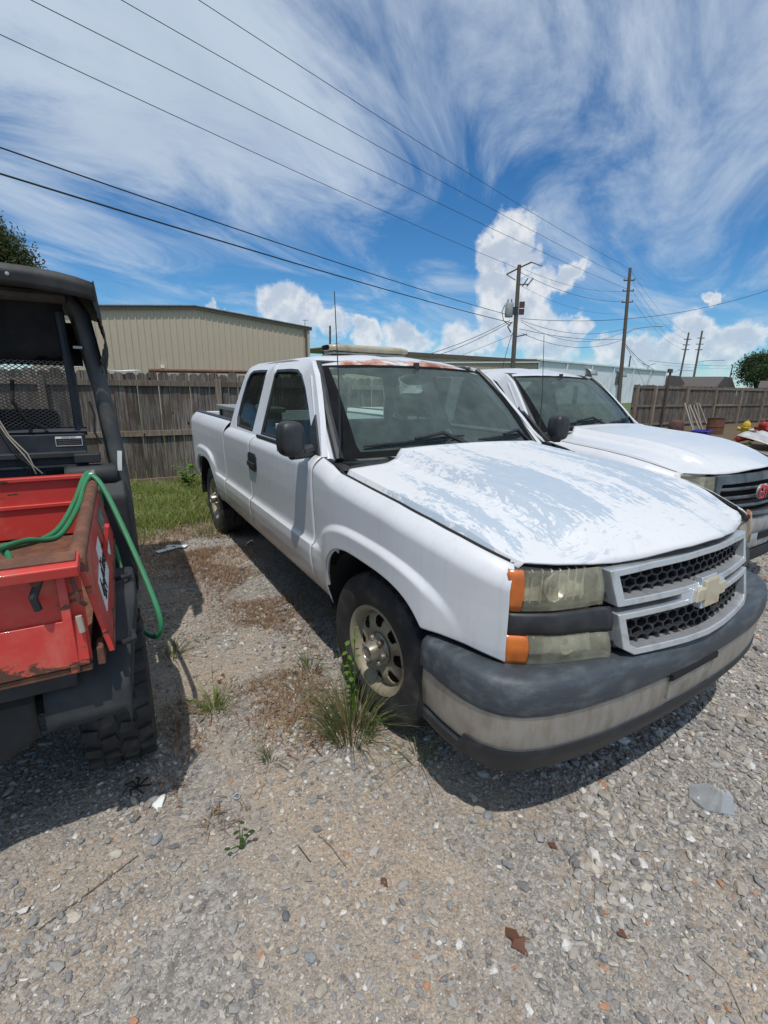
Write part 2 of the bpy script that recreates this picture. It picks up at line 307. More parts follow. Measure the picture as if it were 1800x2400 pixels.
def mat_stone():
    m, nt, b, out = newmat('gravel_stone')
    g = nd(nt, 'ShaderNodeNewGeometry'); rp = g.outputs['Random Per Island']
    cr = nd(nt, 'ShaderNodeValToRGB', None, Fac=rp); cr.color_ramp.interpolation = 'CONSTANT'; el = cr.color_ramp.elements
    stops = [(0, (0.14, 0.14, 0.143)), (0.10, (0.22, 0.218, 0.215)), (0.30, (0.30, 0.292, 0.28)), (0.50, (0.39, 0.372, 0.345)), (0.66, (0.33, 0.295, 0.25)), (0.80, (0.47, 0.425, 0.36)), (0.90, (0.20, 0.205, 0.215)), (0.94, (0.62, 0.60, 0.565)), (0.988, (0.40, 0.19, 0.10))]
    el[0].color = (*stops[0][1], 1); el[1].position = stops[1][0]; el[1].color = (*stops[1][1], 1)
    for p, c in stops[2:]:
        e = el.new(p); e.color = (*c, 1)
    n = noise(nt, wpos(nt), 160.0, 4.0, 0.6).outputs[0]
    c = mixc(nt, sstep(nt, n, 0.4, 0.7, 0, 0.5), cr.outputs[0], (0.38, 0.325, 0.26))
    setin(nt, b, Base__Color=c, Roughness=0.85, Specular__IOR__Level=0.25, Normal=bump(nt, n, 0.002, 0.4))
mat_stone()
def mat_ground():
    m, nt, b, out = newmat('ground_gravel'); p = wpos(nt)
    big = noise(nt, p, 0.85, 5.0, 0.6, 0.4).outputs[0]
    mid = noise(nt, p, 5.0, 6.0, 0.65).outputs[0]
    v1 = nd(nt, 'ShaderNodeTexVoronoi', None, Vector=p, Scale=62.0); v2 = nd(nt, 'ShaderNodeTexVoronoi', None, Vector=p, Scale=150.0)
    cg = nd(nt, 'ShaderNodeSeparateColor', None, Color=v1.outputs['Color']).outputs[0]
    cg2 = nd(nt, 'ShaderNodeSeparateColor', None, Color=v2.outputs['Color']).outputs[0]
    grey = mixc(nt, cg, (0.19, 0.175, 0.158), (0.40, 0.37, 0.33))
    fines = mixc(nt, cg2, (0.29, 0.235, 0.18), (0.46, 0.375, 0.29))
    t = mth(nt, 'ADD', mth(nt, 'MULTIPLY', big, 0.7), mth(nt, 'MULTIPLY', mid, 0.35))
    sp0 = nd(nt, 'ShaderNodeSeparateXYZ', None, Vector=p)
    ln = mth(nt, 'DIVIDE', mth(nt, 'ADD', mth(nt, 'SUBTRACT', sp0.outputs[1], mth(nt, 'MULTIPLY', sp0.outputs[0], 0.15)), 1.5), 0.6)
    ln = mth(nt, 'POWER', 2.718, mth(nt, 'MULTIPLY', mth(nt, 'MULTIPLY', ln, ln), -1.0))
    f = sstep(nt, mth(nt, 'ADD', t, mth(nt, 'MULTIPLY', ln, 0.10)), 0.50, 0.66)
    c = mixc(nt, f, grey, fines)
    sp = nd(nt, 'ShaderNodeSeparateXYZ', None, Vector=p)
    soil = sstep(nt, mth(nt, 'ADD', sp.outputs[0], mth(nt, 'MULTIPLY', mid, 1.2)), -2.9, -3.9)
    c = mixc(nt, soil, c, (0.13, 0.10, 0.06))
    br = noise(nt, p, 2.1, 6.0, 0.65, 0.6).outputs[0]
    c = mixc(nt, sstep(nt, br, 0.58, 0.74, 0, 0.6), c, (0.16, 0.115, 0.085))
    h = mth(nt, 'ADD', mth(nt, 'MULTIPLY', v1.outputs[0], -0.7), mth(nt, 'MULTIPLY', v2.outputs[0], -0.35))
    setin(nt, b, Base__Color=c, Roughness=0.95, Specular__IOR__Level=0.15, Normal=bump(nt, h, 0.012, 0.8))
    m2, nt, b, out = newmat('ground_grass'); p = wpos(nt)
    n = noise(nt, p, 1.2, 7.0, 0.7).outputs[0]; n2 = noise(nt, p, 40.0, 4.0, 0.7).outputs[0]
    c = mixc(nt, n, (0.07, 0.12, 0.03), (0.17, 0.19, 0.06)); c = mixc(nt, sstep(nt, n2, 0.35, 0.7), c, (0.05, 0.08, 0.02))
    setin(nt, b, Base__Color=c, Roughness=0.95, Normal=bump(nt, n2, 0.03, 0.8))
mat_ground()

# ------------------------------------------------------------------ mesh helpers
class B:
    def __init__(s): s.v = []; s.f = []
    def add(s, v, f):
        o = len(s.v); s.v += [tuple(p) for p in v]; s.f += [tuple(i+o for i in q) for q in f]; return s
    def box(s, c, d, rot=None):
        v = [Vector((x*d[0]/2, y*d[1]/2, z*d[2]/2)) for x in (-1, 1) for y in (-1, 1) for z in (-1, 1)]
        if rot is not None: v = [rot @ p for p in v]
        return s.add([p+Vector(c) for p in v], [(0, 1, 3, 2), (4, 6, 7, 5), (0, 4, 5, 1), (2, 3, 7, 6), (0, 2, 6, 4), (1, 5, 7, 3)])
    def grid(s, fn, nu, nv, cu=False, cv=False):
        v = [fn(i/(nu if cu else nu-1), j/(nv if cv else nv-1)) for i in range(nu) for j in range(nv)]
        f = [(i*nv+j, ((i+1) % nu)*nv+j, ((i+1) % nu)*nv+(j+1) % nv, i*nv+(j+1) % nv) for i in range(nu if cu else nu-1) for j in range(nv if cv else nv-1)]
        return s.add(v, f)
    def tube(s, pts, r, n=8, cap=True, rx=None):
        pts = [Vector(p) for p in pts]; rs = r if isinstance(r, (list, tuple)) else [r]*len(pts)
        v = []; prev = None
        for i, p in enumerate(pts):
            t = (pts[min(i+1, len(pts)-1)]-pts[max(i-1, 0)]).normalized()
            if prev is None:
                a = t.orthogonal().normalized()
            else: a = (prev-t*prev.dot(t)).normalized()
            prev = a; b = t.cross(a)
            v += [p+(a*math.cos(2*math.pi*k/n)+b*math.sin(2*math.pi*k/n))*rs[i] for k in range(n)]
        f = [(i*n+k, i*n+(k+1) % n, (i+1)*n+(k+1) % n, (i+1)*n+k) for i in range(len(pts)-1) for k in range(n)]
        if cap: f += [tuple(range(n))[::-1], tuple(range((len(pts)-1)*n, len(pts)*n))]
        return s.add(v, f)
    def lathe(s, prof, n=48, axis='y', c=(0, 0, 0), mod=None):
        v = []
        for i in range(n):
            a = 2*math.pi*i/n
            for j, (r, h) in enumerate(prof):
                if mod: r = mod(i, j, r)
                x, y = r*math.cos(a), r*math.sin(a)
                q = {'y': (x, h, y), 'z': (x, y, h), 'x': (h, x, y)}[axis]
                v.append((q[0]+c[0], q[1]+c[1], q[2]+c[2]))
        m = len(prof)
        return s.add(v, [(i*m+j, ((i+1) % n)*m+j, ((i+1) % n)*m+j+1, i*m+j+1) for i in range(n) for j in range(m-1)])
    def prism(s, poly, fn, d0, d1):
        """extrude a 2-D outline: fn(a, b, depth) -> point"""
        n = len(poly)
        v = [fn(a, b, d0) for a, b in poly]+[fn(a, b, d1) for a, b in poly]
        return s.add(v, [tuple(range(n))[::-1], tuple(range(n, 2*n))]+[(i, (i+1) % n, n+(i+1) % n, n+i) for i in range(n)])
    def ring(s, outer, inner, fn, d0, d1):
        n = len(outer)
        v = [fn(a, b, d0) for a, b in outer]+[fn(a, b, d0) for a, b in inner]+[fn(a, b, d1) for a, b in outer]+[fn(a, b, d1) for a, b in inner]
        f = []
        for i in range(n):
            j = (i+1) % n
            f += [(i, j, n+j, n+i), (2*n+i, 3*n+i, 3*n+j, 2*n+j), (i, 2*n+i, 2*n+j, j), (n+i, n+j, 3*n+j, 3*n+i)]
        return s.add(v, f)
    def build(s, name, mat, parent=None, smooth=35, solid=0, bevel=0, seg=2, recalc=True, loc=None):
        me = bpy.data.meshes.new(name); me.from_pydata(s.v, [], s.f); me.update()
        if recalc:
            import bmesh
            bm = bmesh.new(); bm.from_mesh(me); bmesh.ops.recalc_face_normals(bm, faces=bm.faces); bm.to_mesh(me); bm.free()
        if smooth and not bevel:
            me.polygons.foreach_set('use_smooth', [True]*len(me.polygons)); me.set_sharp_from_angle(angle=R(smooth))
        o = bpy.data.objects.new(name, me); COL.objects.link(o)
        if mat: me.materials.append(MATS[mat])
        if parent: o.parent = parent
        if solid:
            md = o.modifiers.new('s', 'SOLIDIFY'); md.thickness = solid; md.offset = 0
        if bevel:
            md = o.modifiers.new('b', 'BEVEL'); md.width = bevel; md.segments = seg; md.limit_method = 'ANGLE'; md.angle_limit = R(32)
            me.polygons.foreach_set('use_smooth', [True]*len(me.polygons))
            md.harden_normals = True
            me.set_sharp_from_angle(angle=R(60))
        if loc: o.location = loc
        return o
def bx(name, mat, parent, c, d, rot=None, bevel=0.0, seg=2): return B().box(c, d, rot).build(name, mat, parent, smooth=0 if not bevel else 35, bevel=bevel, seg=seg)
def tag(o, label, cat, group=None, kind=None):
    if label: o['label'] = label
    if cat: o['category'] = cat
    if group: o['group'] = group
    if kind: o['kind'] = kind
    return o
def thing(name, label, cat, loc=(0, 0, 0), rz=0.0, group=None):
    o = bpy.data.objects.new(name, None); COL.objects.link(o); o.location = loc; o.rotation_euler = (0, 0, rz); o.empty_display_size = 0.1
    return tag(o, label, cat, group)
def copy_tree(o, parent=None):
    c = o.copy(); COL.objects.link(c); c.parent = parent
    for ch in list(o.children): copy_tree(ch, c)
    return c
def clone(o, parent=None, **kw):
    c = o.copy(); COL.objects.link(c)
    if parent: c.parent = parent
    for k, v in kw.items(): setattr(c, k, v)
    return c
def rx(a): return Matrix.Rotation(a, 3, 'X')
def ry(a): return Matrix.Rotation(a, 3, 'Y')
def rz(a): return Matrix.Rotation(a, 3, 'Z')
def ss(a, b, x):
    t = min(1, max(0, (x-a)/(b-a))); return t*t*(3-2*t)
def lerp(xs, ys, x): return float(np.interp(x, xs, ys))
def sub(loop, n):
    out = []
    for i, p in enumerate(loop):
        q = loop[(i+1) % len(loop)]
        out += [(p[0]+(q[0]-p[0])*k/n, p[1]+(q[1]-p[1])*k/n) for k in range(n)]
    return out
def text(name, s, size, mat, parent, M, extrude=0.001, shear=0.0, spacing=1.0):
    cu = bpy.data.curves.new(name, 'FONT'); cu.body = s; cu.size = size; cu.extrude = extrude; cu.align_x = 'CENTER'; cu.align_y = 'CENTER'; cu.shear = shear; cu.space_character = spacing
    t = bpy.data.objects.new(name, cu); COL.objects.link(t)
    bpy.context.view_layer.update()
    me = bpy.data.meshes.new_from_object(t.evaluated_get(bpy.context.evaluated_depsgraph_get()))
    bpy.data.objects.remove(t); bpy.data.curves.remove(cu)
    me.transform(M); me.name = name
    o = bpy.data.objects.new(name, me); COL.objects.link(o); me.materials.clear(); me.materials.append(MATS[mat]); o.parent = parent
    return o
def axes(o, x, y):
    """matrix placing a text: origin o, its right = x, its up = y"""
    x = Vector(x).normalized(); y = Vector(y); z = x.cross(y).normalized(); y = z.cross(x)
    return Matrix(((x.x, y.x, z.x, o[0]), (x.y, y.y, z.y, o[1]), (x.z, y.z, z.z, o[2]), (0, 0, 0, 1)))

# ------------------------------------------------------------------ pickup trucks (x forward, y left, z up; front axle at x = 0)
ZS = [0.40, 0.45, 0.50, 0.56, 0.63, 0.70, 0.755, 0.768, 0.80, 0.90, 1.00, 1.10, 1.20, 1.30]
YS = [0.885, 0.905, 0.940, 0.970, 0.988, 0.996, 0.993, 0.972, 0.967, 0.972, 0.978, 0.980, 0.978, 0.975]
ZM = [0.40, 0.46, 0.55, 0.65, 0.75, 0.90, 1.00, 1.10, 1.20, 1.30]
YM = [0.890, 0.918, 0.950, 0.966, 0.972, 0.974, 0.978, 0.980, 0.978, 0.975]
RAX = -3.56
def arch_z(x, cx, a=0.455, zc=0.37, h=0.495, p=3.5):
    u = abs((x-cx)/(a+0.012 if x > cx else a))
    return zc+h*(1-u**p)**(1/p) if u < 1 else 0.0
def flare(x, z, cx):
    d = (abs((x-cx)/0.66)**3+abs((z-0.38)/0.595)**3)**(1/3) if z > 0.38 else abs((x-cx)/0.66)
    return 0.027*ss(1.0, 0.945, d)*ss(0.60, 0.38, abs(x-cx))
def yside(x, z, zt, sh=0.075, drop=0.062):
    w = 0.0 if x > 0.06 else ss(0.45, 0.60, abs(x-0.06))
    w *= ss(0.45, 0.60, abs(x-RAX)) if x > RAX else 0.0
    y = w*lerp(ZS, YS, z)+(1-w)*lerp(ZM, YM, z)+flare(x, z, 0.06)+flare(x, z, RAX-0.02)
    if z > zt-sh: y -= drop*((z-(zt-sh))/sh)**2
    if x > 0.20: y -= 0.125*((x-0.20)/0.57)**2.3
    if x < -4.2: y -= 0.04*((-4.2-x)/0.25)**2
    return y
def panel(xs, zlo, zhi, s, nz=36, zt=None, **k):
    b = B(); n = len(xs)
    def fn(u, v):
        x = xs[round(u*(n-1))]; z0, z1 = zlo(x), zhi(x); z = z0+(z1-z0)*v
        return (x, s*yside(x, z, zt(x) if zt else z1, **k), z)
    return b.grid(fn, n, nz)
def ygreen(z): return lerp([1.20, 1.245, 1.70, 1.755, 1.80], [0.930, 0.918, 0.762, 0.735, 0.675], z)
def cols(a, b, n, centers=()):
    xs = list(np.linspace(a, b, n*2 if centers else n))
    for c in centers:
        for e in (c-0.455, c+0.467):
            xs += [e+d for d in (-0.02, -0.012, -0.006, -0.003, -0.001, 0.001, 0.003, 0.006, 0.012, 0.02, 0.03, 0.045)]
    return sorted(x for x in set(round(float(q), 4) for q in xs) if min(a, b) <= x <= max(a, b))
SILL = 0.455
def fender_lo(x):
    if x > 0.40: return max(lerp([0.40, 0.55, 0.66, 0.787], [0.726, 0.735, 0.728, 0.712], x), arch_z(x, 0.06))
    a = arch_z(x, 0.06)
    return max(a, SILL if x < -0.30 else 0.60)
FTX, FTZ = [-0.56, -0.42, -0.325, -0.04, 0.22, 0.417, 0.563, 0.671, 0.745, 1.0], [1.245, 1.220, 1.191, 1.170, 1.153, 1.130, 1.101, 1.072, 1.052, 1.015]
def fender_top(x): return lerp(FTX, FTZ, x)
def fender_hi(x): return min(fender_top(x), lerp([0.70, 0.740, 0.755, 0.770, 0.780, 0.7865], [2.0, 1.058, 1.050, 1.035, 1.015, 0.985], x))
def bed_lo(x):
    if x < RAX-0.44: return max(arch_z(x, RAX), 0.60)
    return max(arch_z(x, RAX), 0.47)
XF = ([0, .12, .25, .38, .47, .52, .60, .70, .78, .83, .86, .90], [.985, .981, .965, .943, .924, .900, .882, .852, .810, .776, .738, .66])
def xfront(y, z=0.86): return lerp(XF[0], XF[1], abs(y))-0.21*(z-0.86)*lerp([.47, .80], [1, 0], abs(y))
def hood_z(x, w, s):
    zs = min(fender_top(x), 1.203)+0.012; a = abs(w)
    z = zs+0.040*(1-w*w)+0.042*ss(0.640, 0.575, a-0.04*ss(0, .9, x))+0.006*math.exp(-((a-.60+.04*ss(0, .9, x))/.03)**2)
    ze = lerp([0, .25, .45, .56, .8, 1.0], [1.076, 1.066, 1.046, 1.037, 1.043, 1.048], a)
    z -= max(0.0, z-ze)*s**2.3
    return z-0.030*ss(0.968, 1.0, a)**1.5
def make_wheel(T, x, y, s, steer=0.0, spin=0.0):
    """rim with tyre and hub cap under it"""
    prof = [(0.205, -.105), (0.222, -.108), (0.222, -.098), (0.200, -.09), (0.195, -.05), (0.188, -.035)]
    b = B()
    # lip + barrel, then a dished disc with eight windows
    b.lathe([(0.196, 0.10), (0.200, 0.02), (0.205, -.075), (0.222, -.092), (0.2255, -.100), (0.222, -.107), (0.212, -.103), (0.203, -.088), (0.196, -.060), (0.186, -.052)], 72)
    n, rs = 96, [0.186, 0.176, 0.166, 0.156, 0.146, 0.136, 0.126, 0.116, 0.106, 0.090, 0.075]
    hs = [-.052, -.062, -.069, -.075, -.079, -.081, -.082, -.081, -.078, -.070, -.068]
    v = [(r*math.cos(2*math.pi*i/n), h, r*math.sin(2*math.pi*i/n)) for i in range(n) for r, h in zip(rs, hs)]
    f = []; m = len(rs)
    for i in range(n):
        a = ((i+.5)/n*8 % 1)-.5
        for j in range(m-1):
            rr = (rs[j]+rs[j+1])/2
            if ((a/0.27)**2+((rr-0.146)/0.029)**2) < 1: continue
            f.append((i*m+j, ((i+1) % n)*m+j, ((i+1) % n)*m+j+1, i*m+j+1))
    b.add(v, f)
    w = b.build('wheel', 'rim', T, smooth=40)
    md = w.modifiers.new('s', 'SOLIDIFY'); md.thickness = 0.006; md.offset = 1
    def tm(i, j, r): return r-(0.007 if (j in (5, 6, 10, 11) and i % 4 < 2) else 0)-(0.006 if (j in (7, 9)) else 0)
    t = B().lathe([(0.208, 0.10), (0.25, 0.128), (0.315, 0.137), (0.355, 0.130), (0.374, 0.115), (0.382, 0.09), (0.385, 0.06), (0.382, 0.03), (0.387, 0.0), (0.382, -.03), (0.385, -.06), (0.382, -.085), (0.374, -.104), (0.357, -.118), (0.325, -.125), (0.303, -.1275), (0.287, -.126), (0.25, -.121), (0.232, -.112), (0.218, -.103), (0.208, -.09)], 160, mod=tm).build('tyre', 'tyre', w, smooth=32)
    hb = B().lathe([(0.078, -.066), (0.080, -.082), (0.074, -.090), (0.062, -.096), (0.050, -.104), (0.044, -.150), (0.040, -.157), (0.034, -.158), (0.032, -.153), (0.0, -.153)], 40)
    for k in range(6):
        a = 2*math.pi*k/6+.3
        hb.lathe([(0.0, -.118), (0.013, -.116), (0.016, -.106), (0.016, -.07)], 10, c=(0.0625*math.cos(a), 0, 0.0625*math.sin(a)))
    hb.build('hub_cap', 'hub', w, smooth=40)
    B().lathe([(0.02, -.03), (0.12, -.035), (0.15, -.01), (0.15, 0.05), (0.02, 0.05)], 32).build('brake_drum', 'rusty_box', w)
    w.location = (x, y, 0.376); w.rotation_euler = (0, spin, (math.pi if s > 0 else 0)+steer)
    return w

def make_truck(T, old=True):
    P = 'paint' if old else 'paint_clean'
    for s in (-1, 1):
        xs = cols(-0.543, 0.738, 64, (0.06,))+[0.742, 0.748, 0.754, 0.760, 0.765, 0.770, 0.774, 0.778, 0.781, 0.784, 0.7865]
        panel(xs, fender_lo, fender_hi, s, 70, fender_top).build('fender', P, T, solid=0.008)
        # wheel-arch lip and liner
        for cx in (0.06, RAX):
            lp = []
            for k in range(49):
                x = cx+0.005-0.458*math.cos(math.pi*k/48); lp.append((x, s*(yside(x, arch_z(x, cx), 1.2)-0.012), arch_z(x, cx)+0.002))
            B().tube([p for p in lp if p[2] > (0.74 if p[0] > cx+.3 and cx > 0 else 0.55)], 0.010, 6).build('arch_lip', P, T)
            def lin(u, v, cx=cx):
                a = math.pi*u
                return (cx+0.475*math.cos(a), s*(0.96-0.46*v), 0.36+0.53*math.sin(a)**0.85)
            B().grid(lin, 25, 4).build('wheel_well', 'dark_void', T)
            bx('wheel_well', 'dark_void', T, (cx, s*0.50, 0.66), (0.96, 0.02, 0.56))
        # doors
        for nm, xa, xb in (('front_door', -1.783, -0.555), ('rear_door', -2.606, -1.795)):
            d = panel(cols(xa, xb, 40), lambda x: SILL, lambda x: 1.245, s, 70, sh=0.07, drop=0.055).build(nm, P, T, solid=0.008)
            if nm == 'front_door':
                out = [(-0.553, 1.245), (-0.70, 1.415), (-0.86, 1.575), (-0.985, 1.690), (-1.10, 1.757), (-1.25, 1.788), (-1.45, 1.795), (-1.83, 1.795), (-1.852, 1.72), (-1.82, 1.50), (-1.785, 1.245)]
                inn = [(-0.70, 1.262), (-0.80, 1.375), (-0.93, 1.490), (-1.07, 1.605), (-1.20, 1.690), (-1.30, 1.722), (-1.45, 1.730), (-1.735, 1.730), (-1.765, 1.69), (-1.735, 1.48), (-1.70, 1.262)]
                win = inn
            else:
                out = [(-1.792, 1.245), (-1.827, 1.50), (-1.859, 1.72), (-1.837, 1.795), (-2.10, 1.797), (-2.40, 1.793), (-2.50, 1.772), (-2.562, 1.70), (-2.588, 1.55), (-2.603, 1.40), (-2.605, 1.245)]
                inn = [(-1.90, 1.262), (-1.925, 1.45), (-1.955, 1.66), (-1.965, 1.732), (-2.15, 1.736), (-2.35, 1.734), (-2.42, 1.715), (-2.465, 1.64), (-2.478, 1.48), (-2.455, 1.33), (-2.40, 1.268)]
                win = inn
            f = lambda a, c, dpt, s=s: (a-(0.055*ss(-1.30, -0.9, a) if s > 0 else 0), s*(ygreen(c)*(1 if s < 0 else lerp([1.245, 1.32], [1, .955], c))+dpt), c)
            B().ring(sub(out, 6), sub(inn, 6), f, -0.03, 0.004).build('window_frame', P, d, smooth=30)
            cx = sum(p[0] for p in win)/len(win); cz = sum(p[1] for p in win)/len(win)
            seal = [(cx+(a-cx)*(1-0.018/abs(max(abs(a-cx), .15))), cz+(c-cz)*(1-0.018/max(abs(c-cz), .15))) for a, c in win]
            B().ring(sub(win, 6), sub(seal, 6), f, -0.022, 0.001).build('window_seal', 'black_trim', d)
            gl = sub(win, 6)
            B().add([f(a, c, -0.012) for a, c in gl]+[f(cx, cz, -0.012)], [(i, (i+1) % len(gl), len(gl)) for i in range(len(gl))]).build('window', 'glass_side', d)
            if nm == 'front_door' and not old and s > 0: continue
            if nm == 'front_door':
                hb = B().prism([(-1.805, 1.115), (-1.77, 1.13), (-1.62, 1.13), (-1.59, 1.11), (-1.60, 1.01), (-1.64, 0.995), (-1.77, 0.998), (-1.81, 1.02)], lambda a, c, q, s=s: (a, s*(0.979+q), c), 0, 0.012).build('handle', 'black_trim', d, bevel=0.004)
                bx('handle_lever', 'black_trim', hb, (-1.70, s*0.998, 1.045), (0.17, 0.016, 0.035), bevel=0.006)
                bx('keyhole_recess', 'dark_void', hb, (-1.70, s*0.992, 1.093), (0.15, 0.003, 0.045), bevel=0.001)
                bx('belt_seal', 'black_trim', d, (-1.20, s*0.934, 1.252), (1.02, 0.022, 0.022), bevel=0.005)
                # door mirror: housing, arm, sail
                mb = B()
                def mir(u, v, s=s):
                    a, e = 2*math.pi*u, math.pi*(v-.5)
                    sg = lambda q, p: math.copysign(abs(q)**p, q)
                    x = 0.055*sg(math.cos(e), .6)*sg(math.cos(a), .6); y = 0.068*sg(math.cos(e), .6)*sg(math.sin(a), .55); z = 0.108*sg(math.sin(e), .62)
                    x += 0.02*(1 if x > 0 else 0)
                    return (-0.615+x, s*((1.078 if s < 0 else 1.035)+y), 1.345+z*.86)
                mir_o = mb.grid(mir, 28, 17, cu=True).build('mirror', 'black_trim', d, smooth=50)
                bx('mirror_glass', 'reflector', mir_o, (-0.668, s*1.078, 1.348), (0.006, 0.11, 0.15), bevel=0.002)
                B().tube([(-0.615, s*1.07, 1.262), (-0.64, s*1.01, 1.258), (-0.665, s*0.935, 1.27)], [0.032, 0.030, 0.036], 10).build('mirror_arm', 'black_trim', mir_o)
                B().prism([(-0.575, 1.255), (-0.70, 1.255), (-0.80, 1.375), (-0.79, 1.46)], lambda a, c, q, s=s: (a, s*(ygreen(c)+q), c), -0.01, 0.014).build('mirror_sail', 'black_trim', d, bevel=0.004)
        for xg in (-0.5485, -1.789, -2.617):
            B().grid(lambda u, v, xg=xg: (xg-0.016+0.032*u, s*(yside(xg, .46+.77*v, 1.245)-0.016), .46+.77*v), 2, 24).build('door_gap_shade', 'dark_void', T)  # dark strips added behind the shut lines, standing in for gap shade
        # bed side
        panel(cols(-4.45, -2.63, 70, (RAX,)), bed_lo, lambda x: 1.292, s, 70, sh=0.11, drop=0.07).build('bed_side', P, T, solid=0.008)
        bx('bed_rail', 'black_trim', T, (-3.53, s*0.868, 1.298), (1.80, 0.075, 0.016), bevel=0.005)
        bx('bed_inner_wall', P, T, (-3.53, s*0.83, 1.06), (1.80, 0.02, 0.46))
        lp = bx('tail_light', 'red_badge', T, (-4.452, s*0.88, 1.00), (0.05, 0.09, 0.42), bevel=0.012)
        # wheels
        make_wheel(T, 0.02, s*0.805, s, R(5), R(20)); make_wheel(T, RAX, s*0.805, s, 0, R(55))
    bx('tailgate', P, T, (-4.44, 0, 1.04), (0.05, 1.66, 0.50), bevel=0.01)
    bx('rear_bumper', 'chrome_dull', T, (-4.56, 0, 0.66), (0.16, 1.85, 0.17), bevel=0.03)
    bx('bed_floor', P, T, (-3.53, 0, 0.84), (1.80, 1.66, 0.03)); bx('bed_front_wall', P, T, (-2.66, 0, 1.06), (0.03, 1.68, 0.46), bevel=0.006)
    # underbody
    u = B().box((-1.95, 0, 0.47), (4.6, 1.50, 0.10)); u.build('underbody', 'dark_void', T, smooth=0)
    for s in (-1, 1): bx('chassis_rail', 'dark_void', T, (-1.8, s*0.42, 0.42), (5.0, 0.09, 0.14))
    for ax in (0.0, RAX): B().tube([(ax, -.72, .37), (ax, .72, .37)], 0.05, 10).build('axle', 'dark_void', T)
    # roof
    def roof(u, v):
        y = -1+2*u; ay = abs(y)
        xf_ = -1.115+0.045*(1-ay**2)-0.02*ay**6; xr_ = -2.545+0.03*ay**4
        x = xf_+(xr_-xf_)*v
        zc = 1.842-0.082*max(0, 1-v/.34)**2.0-0.055*v**5
        yy = 0.700*y
        return (x, yy, zc-0.050*ay**2.6-0.004*math.cos(2*math.pi*y*2)*(1-ay))
    B().grid(roof, 41, 31).build('roof', 'paint_roof' if old else 'paint_clean', T, solid=0.012)
    for s in (-1, 1):
        # windscreen pillar
        k_ = 1 if s < 0 else 0.962; h_ = 0 if s < 0 else 0.035
        B().tube([(-0.575-h_, s*0.872*k_, 1.210), (-0.82-h_, s*0.822*k_, 1.450), (-1.02-h_, s*0.757*k_, 1.655), (-1.15-h_, s*0.700*k_, 1.748)], [0.036, 0.031, 0.029, 0.027], 10).build('pillar', P, T)
        B().tube([(-0.555-h_, s*0.815*k_, 1.22), (-0.79-h_, s*0.773*k_, 1.46), (-1.00-h_, s*0.722*k_, 1.672), (-1.105-h_, s*0.690*k_, 1.757)], [0.026, 0.026, 0.024, 0.018], 8).build('pillar_trim', 'black_trim', T)
    # windscreen
    def scr(u, v):
        y = -1+2*u; b0 = (-0.40-0.17*y*y-0.02*y**4, 0.815*y, 1.215+0.03*(1-y*y)); t0 = (-1.075-0.035*y*y, 0.695*y, 1.762-0.022*y*y)
        bl = 0.022*math.sin(math.pi*v)
        return (b0[0]+(t0[0]-b0[0])*v+bl*0.6, b0[1]+(t0[1]-b0[1])*v, b0[2]+(t0[2]-b0[2])*v+bl)
    ws = B().grid(scr, 25, 17).build('windscreen', 'glass_screen', T)
    e = lambda p, d: (p[0]+d*.6, p[1], p[2]+d)
    band = B()
    wb = lambda v: lerp([0, .12, .5, 1], [.085, .070, .060, .048], v)
    band.grid(lambda a, c: e(scr(a, .965+.035*c), 0.003), 25, 3); band.grid(lambda a, c: e(scr(a, .055*c), 0.003), 25, 3)
    band.grid(lambda a, c: e(scr(a*wb(.055+.91*c), .055+.91*c), 0.003), 3, 15); band.grid(lambda a, c: e(scr(1-a*wb(.055+.91*c), .055+.91*c), 0.003), 3, 15)
    band.build('screen_border', 'frit', ws)
    # cowl with louvres, wipers
    def cowl(u, v):
        y = -0.86+1.72*u; x0 = scr(u, 0)[0]+0.012
        return (x0+v*0.15, y, 1.205+0.03*(1-(y/.86)**2)-0.022*v)
    cw = B().grid(cowl, 25, 5).build('cowl', 'black_trim', T, solid=0.006)
    for k in range(14):
        y = -0.80+k*0.018
        bx('louvre', 'dark_void', cw, (-0.50, y, 1.206), (0.075, 0.006, 0.012), rz(0.25))
    for y0, y1 in ((-0.66, 0.0), (0.10, 0.64)):
        def wp(t, h):
            p = scr((y0+(y1-y0)*t)/0.80*.5+.5, 0.085+0.045*t); return (p[0]+h*.7, p[1], p[2]+h)
        wo = B().tube([wp(k/8, 0.016) for k in range(9)], [0.006]+[0.0095]*7+[0.006], 6).build('wiper', 'black_trim', T)
        q = wp(1.0, 0)
        B().tube([(q[0]+0.075, q[1]-0.02, q[2]-.03), wp(.72, 0.050), wp(.45, 0.030)], [0.016, 0.013, 0.009], 6).build('wiper_arm', 'black_trim', wo)
    # cab back with window
    o_ = sub([(-0.83, 1.10), (0.83, 1.10), (0.80, 1.45), (0.72, 1.77), (0.3, 1.80), (-0.3, 1.80), (-0.72, 1.77), (-0.80, 1.45)], 3)
    i_ = sub([(-0.70, 1.27), (0.70, 1.27), (0.68, 1.50), (0.61, 1.71), (0.3, 1.735), (-0.3, 1.735), (-0.61, 1.71), (-0.68, 1.50)], 3)
    fb = lambda a, c, d: (-2.60+0.10*ss(1.3, 1.8, c)+d, a, c)
    cbk = B().ring(o_, i_, fb, -0.01, 0.01).build('cab_back', P, T)
    B().add([fb(a, c, 0) for a, c in i_]+[fb(0, 1.5, 0)], [(i, (i+1) % len(i_), len(i_)) for i in range(len(i_))]).build('rear_window', 'glass_rear', cbk)
    # interior
    bx('cab_floor', 'interior', T, (-1.55, 0, 0.62), (2.0, 1.70, 0.03)); bx('firewall', 'interior', T, (-0.52, 0, 0.90), (0.04, 1.66, 0.58))
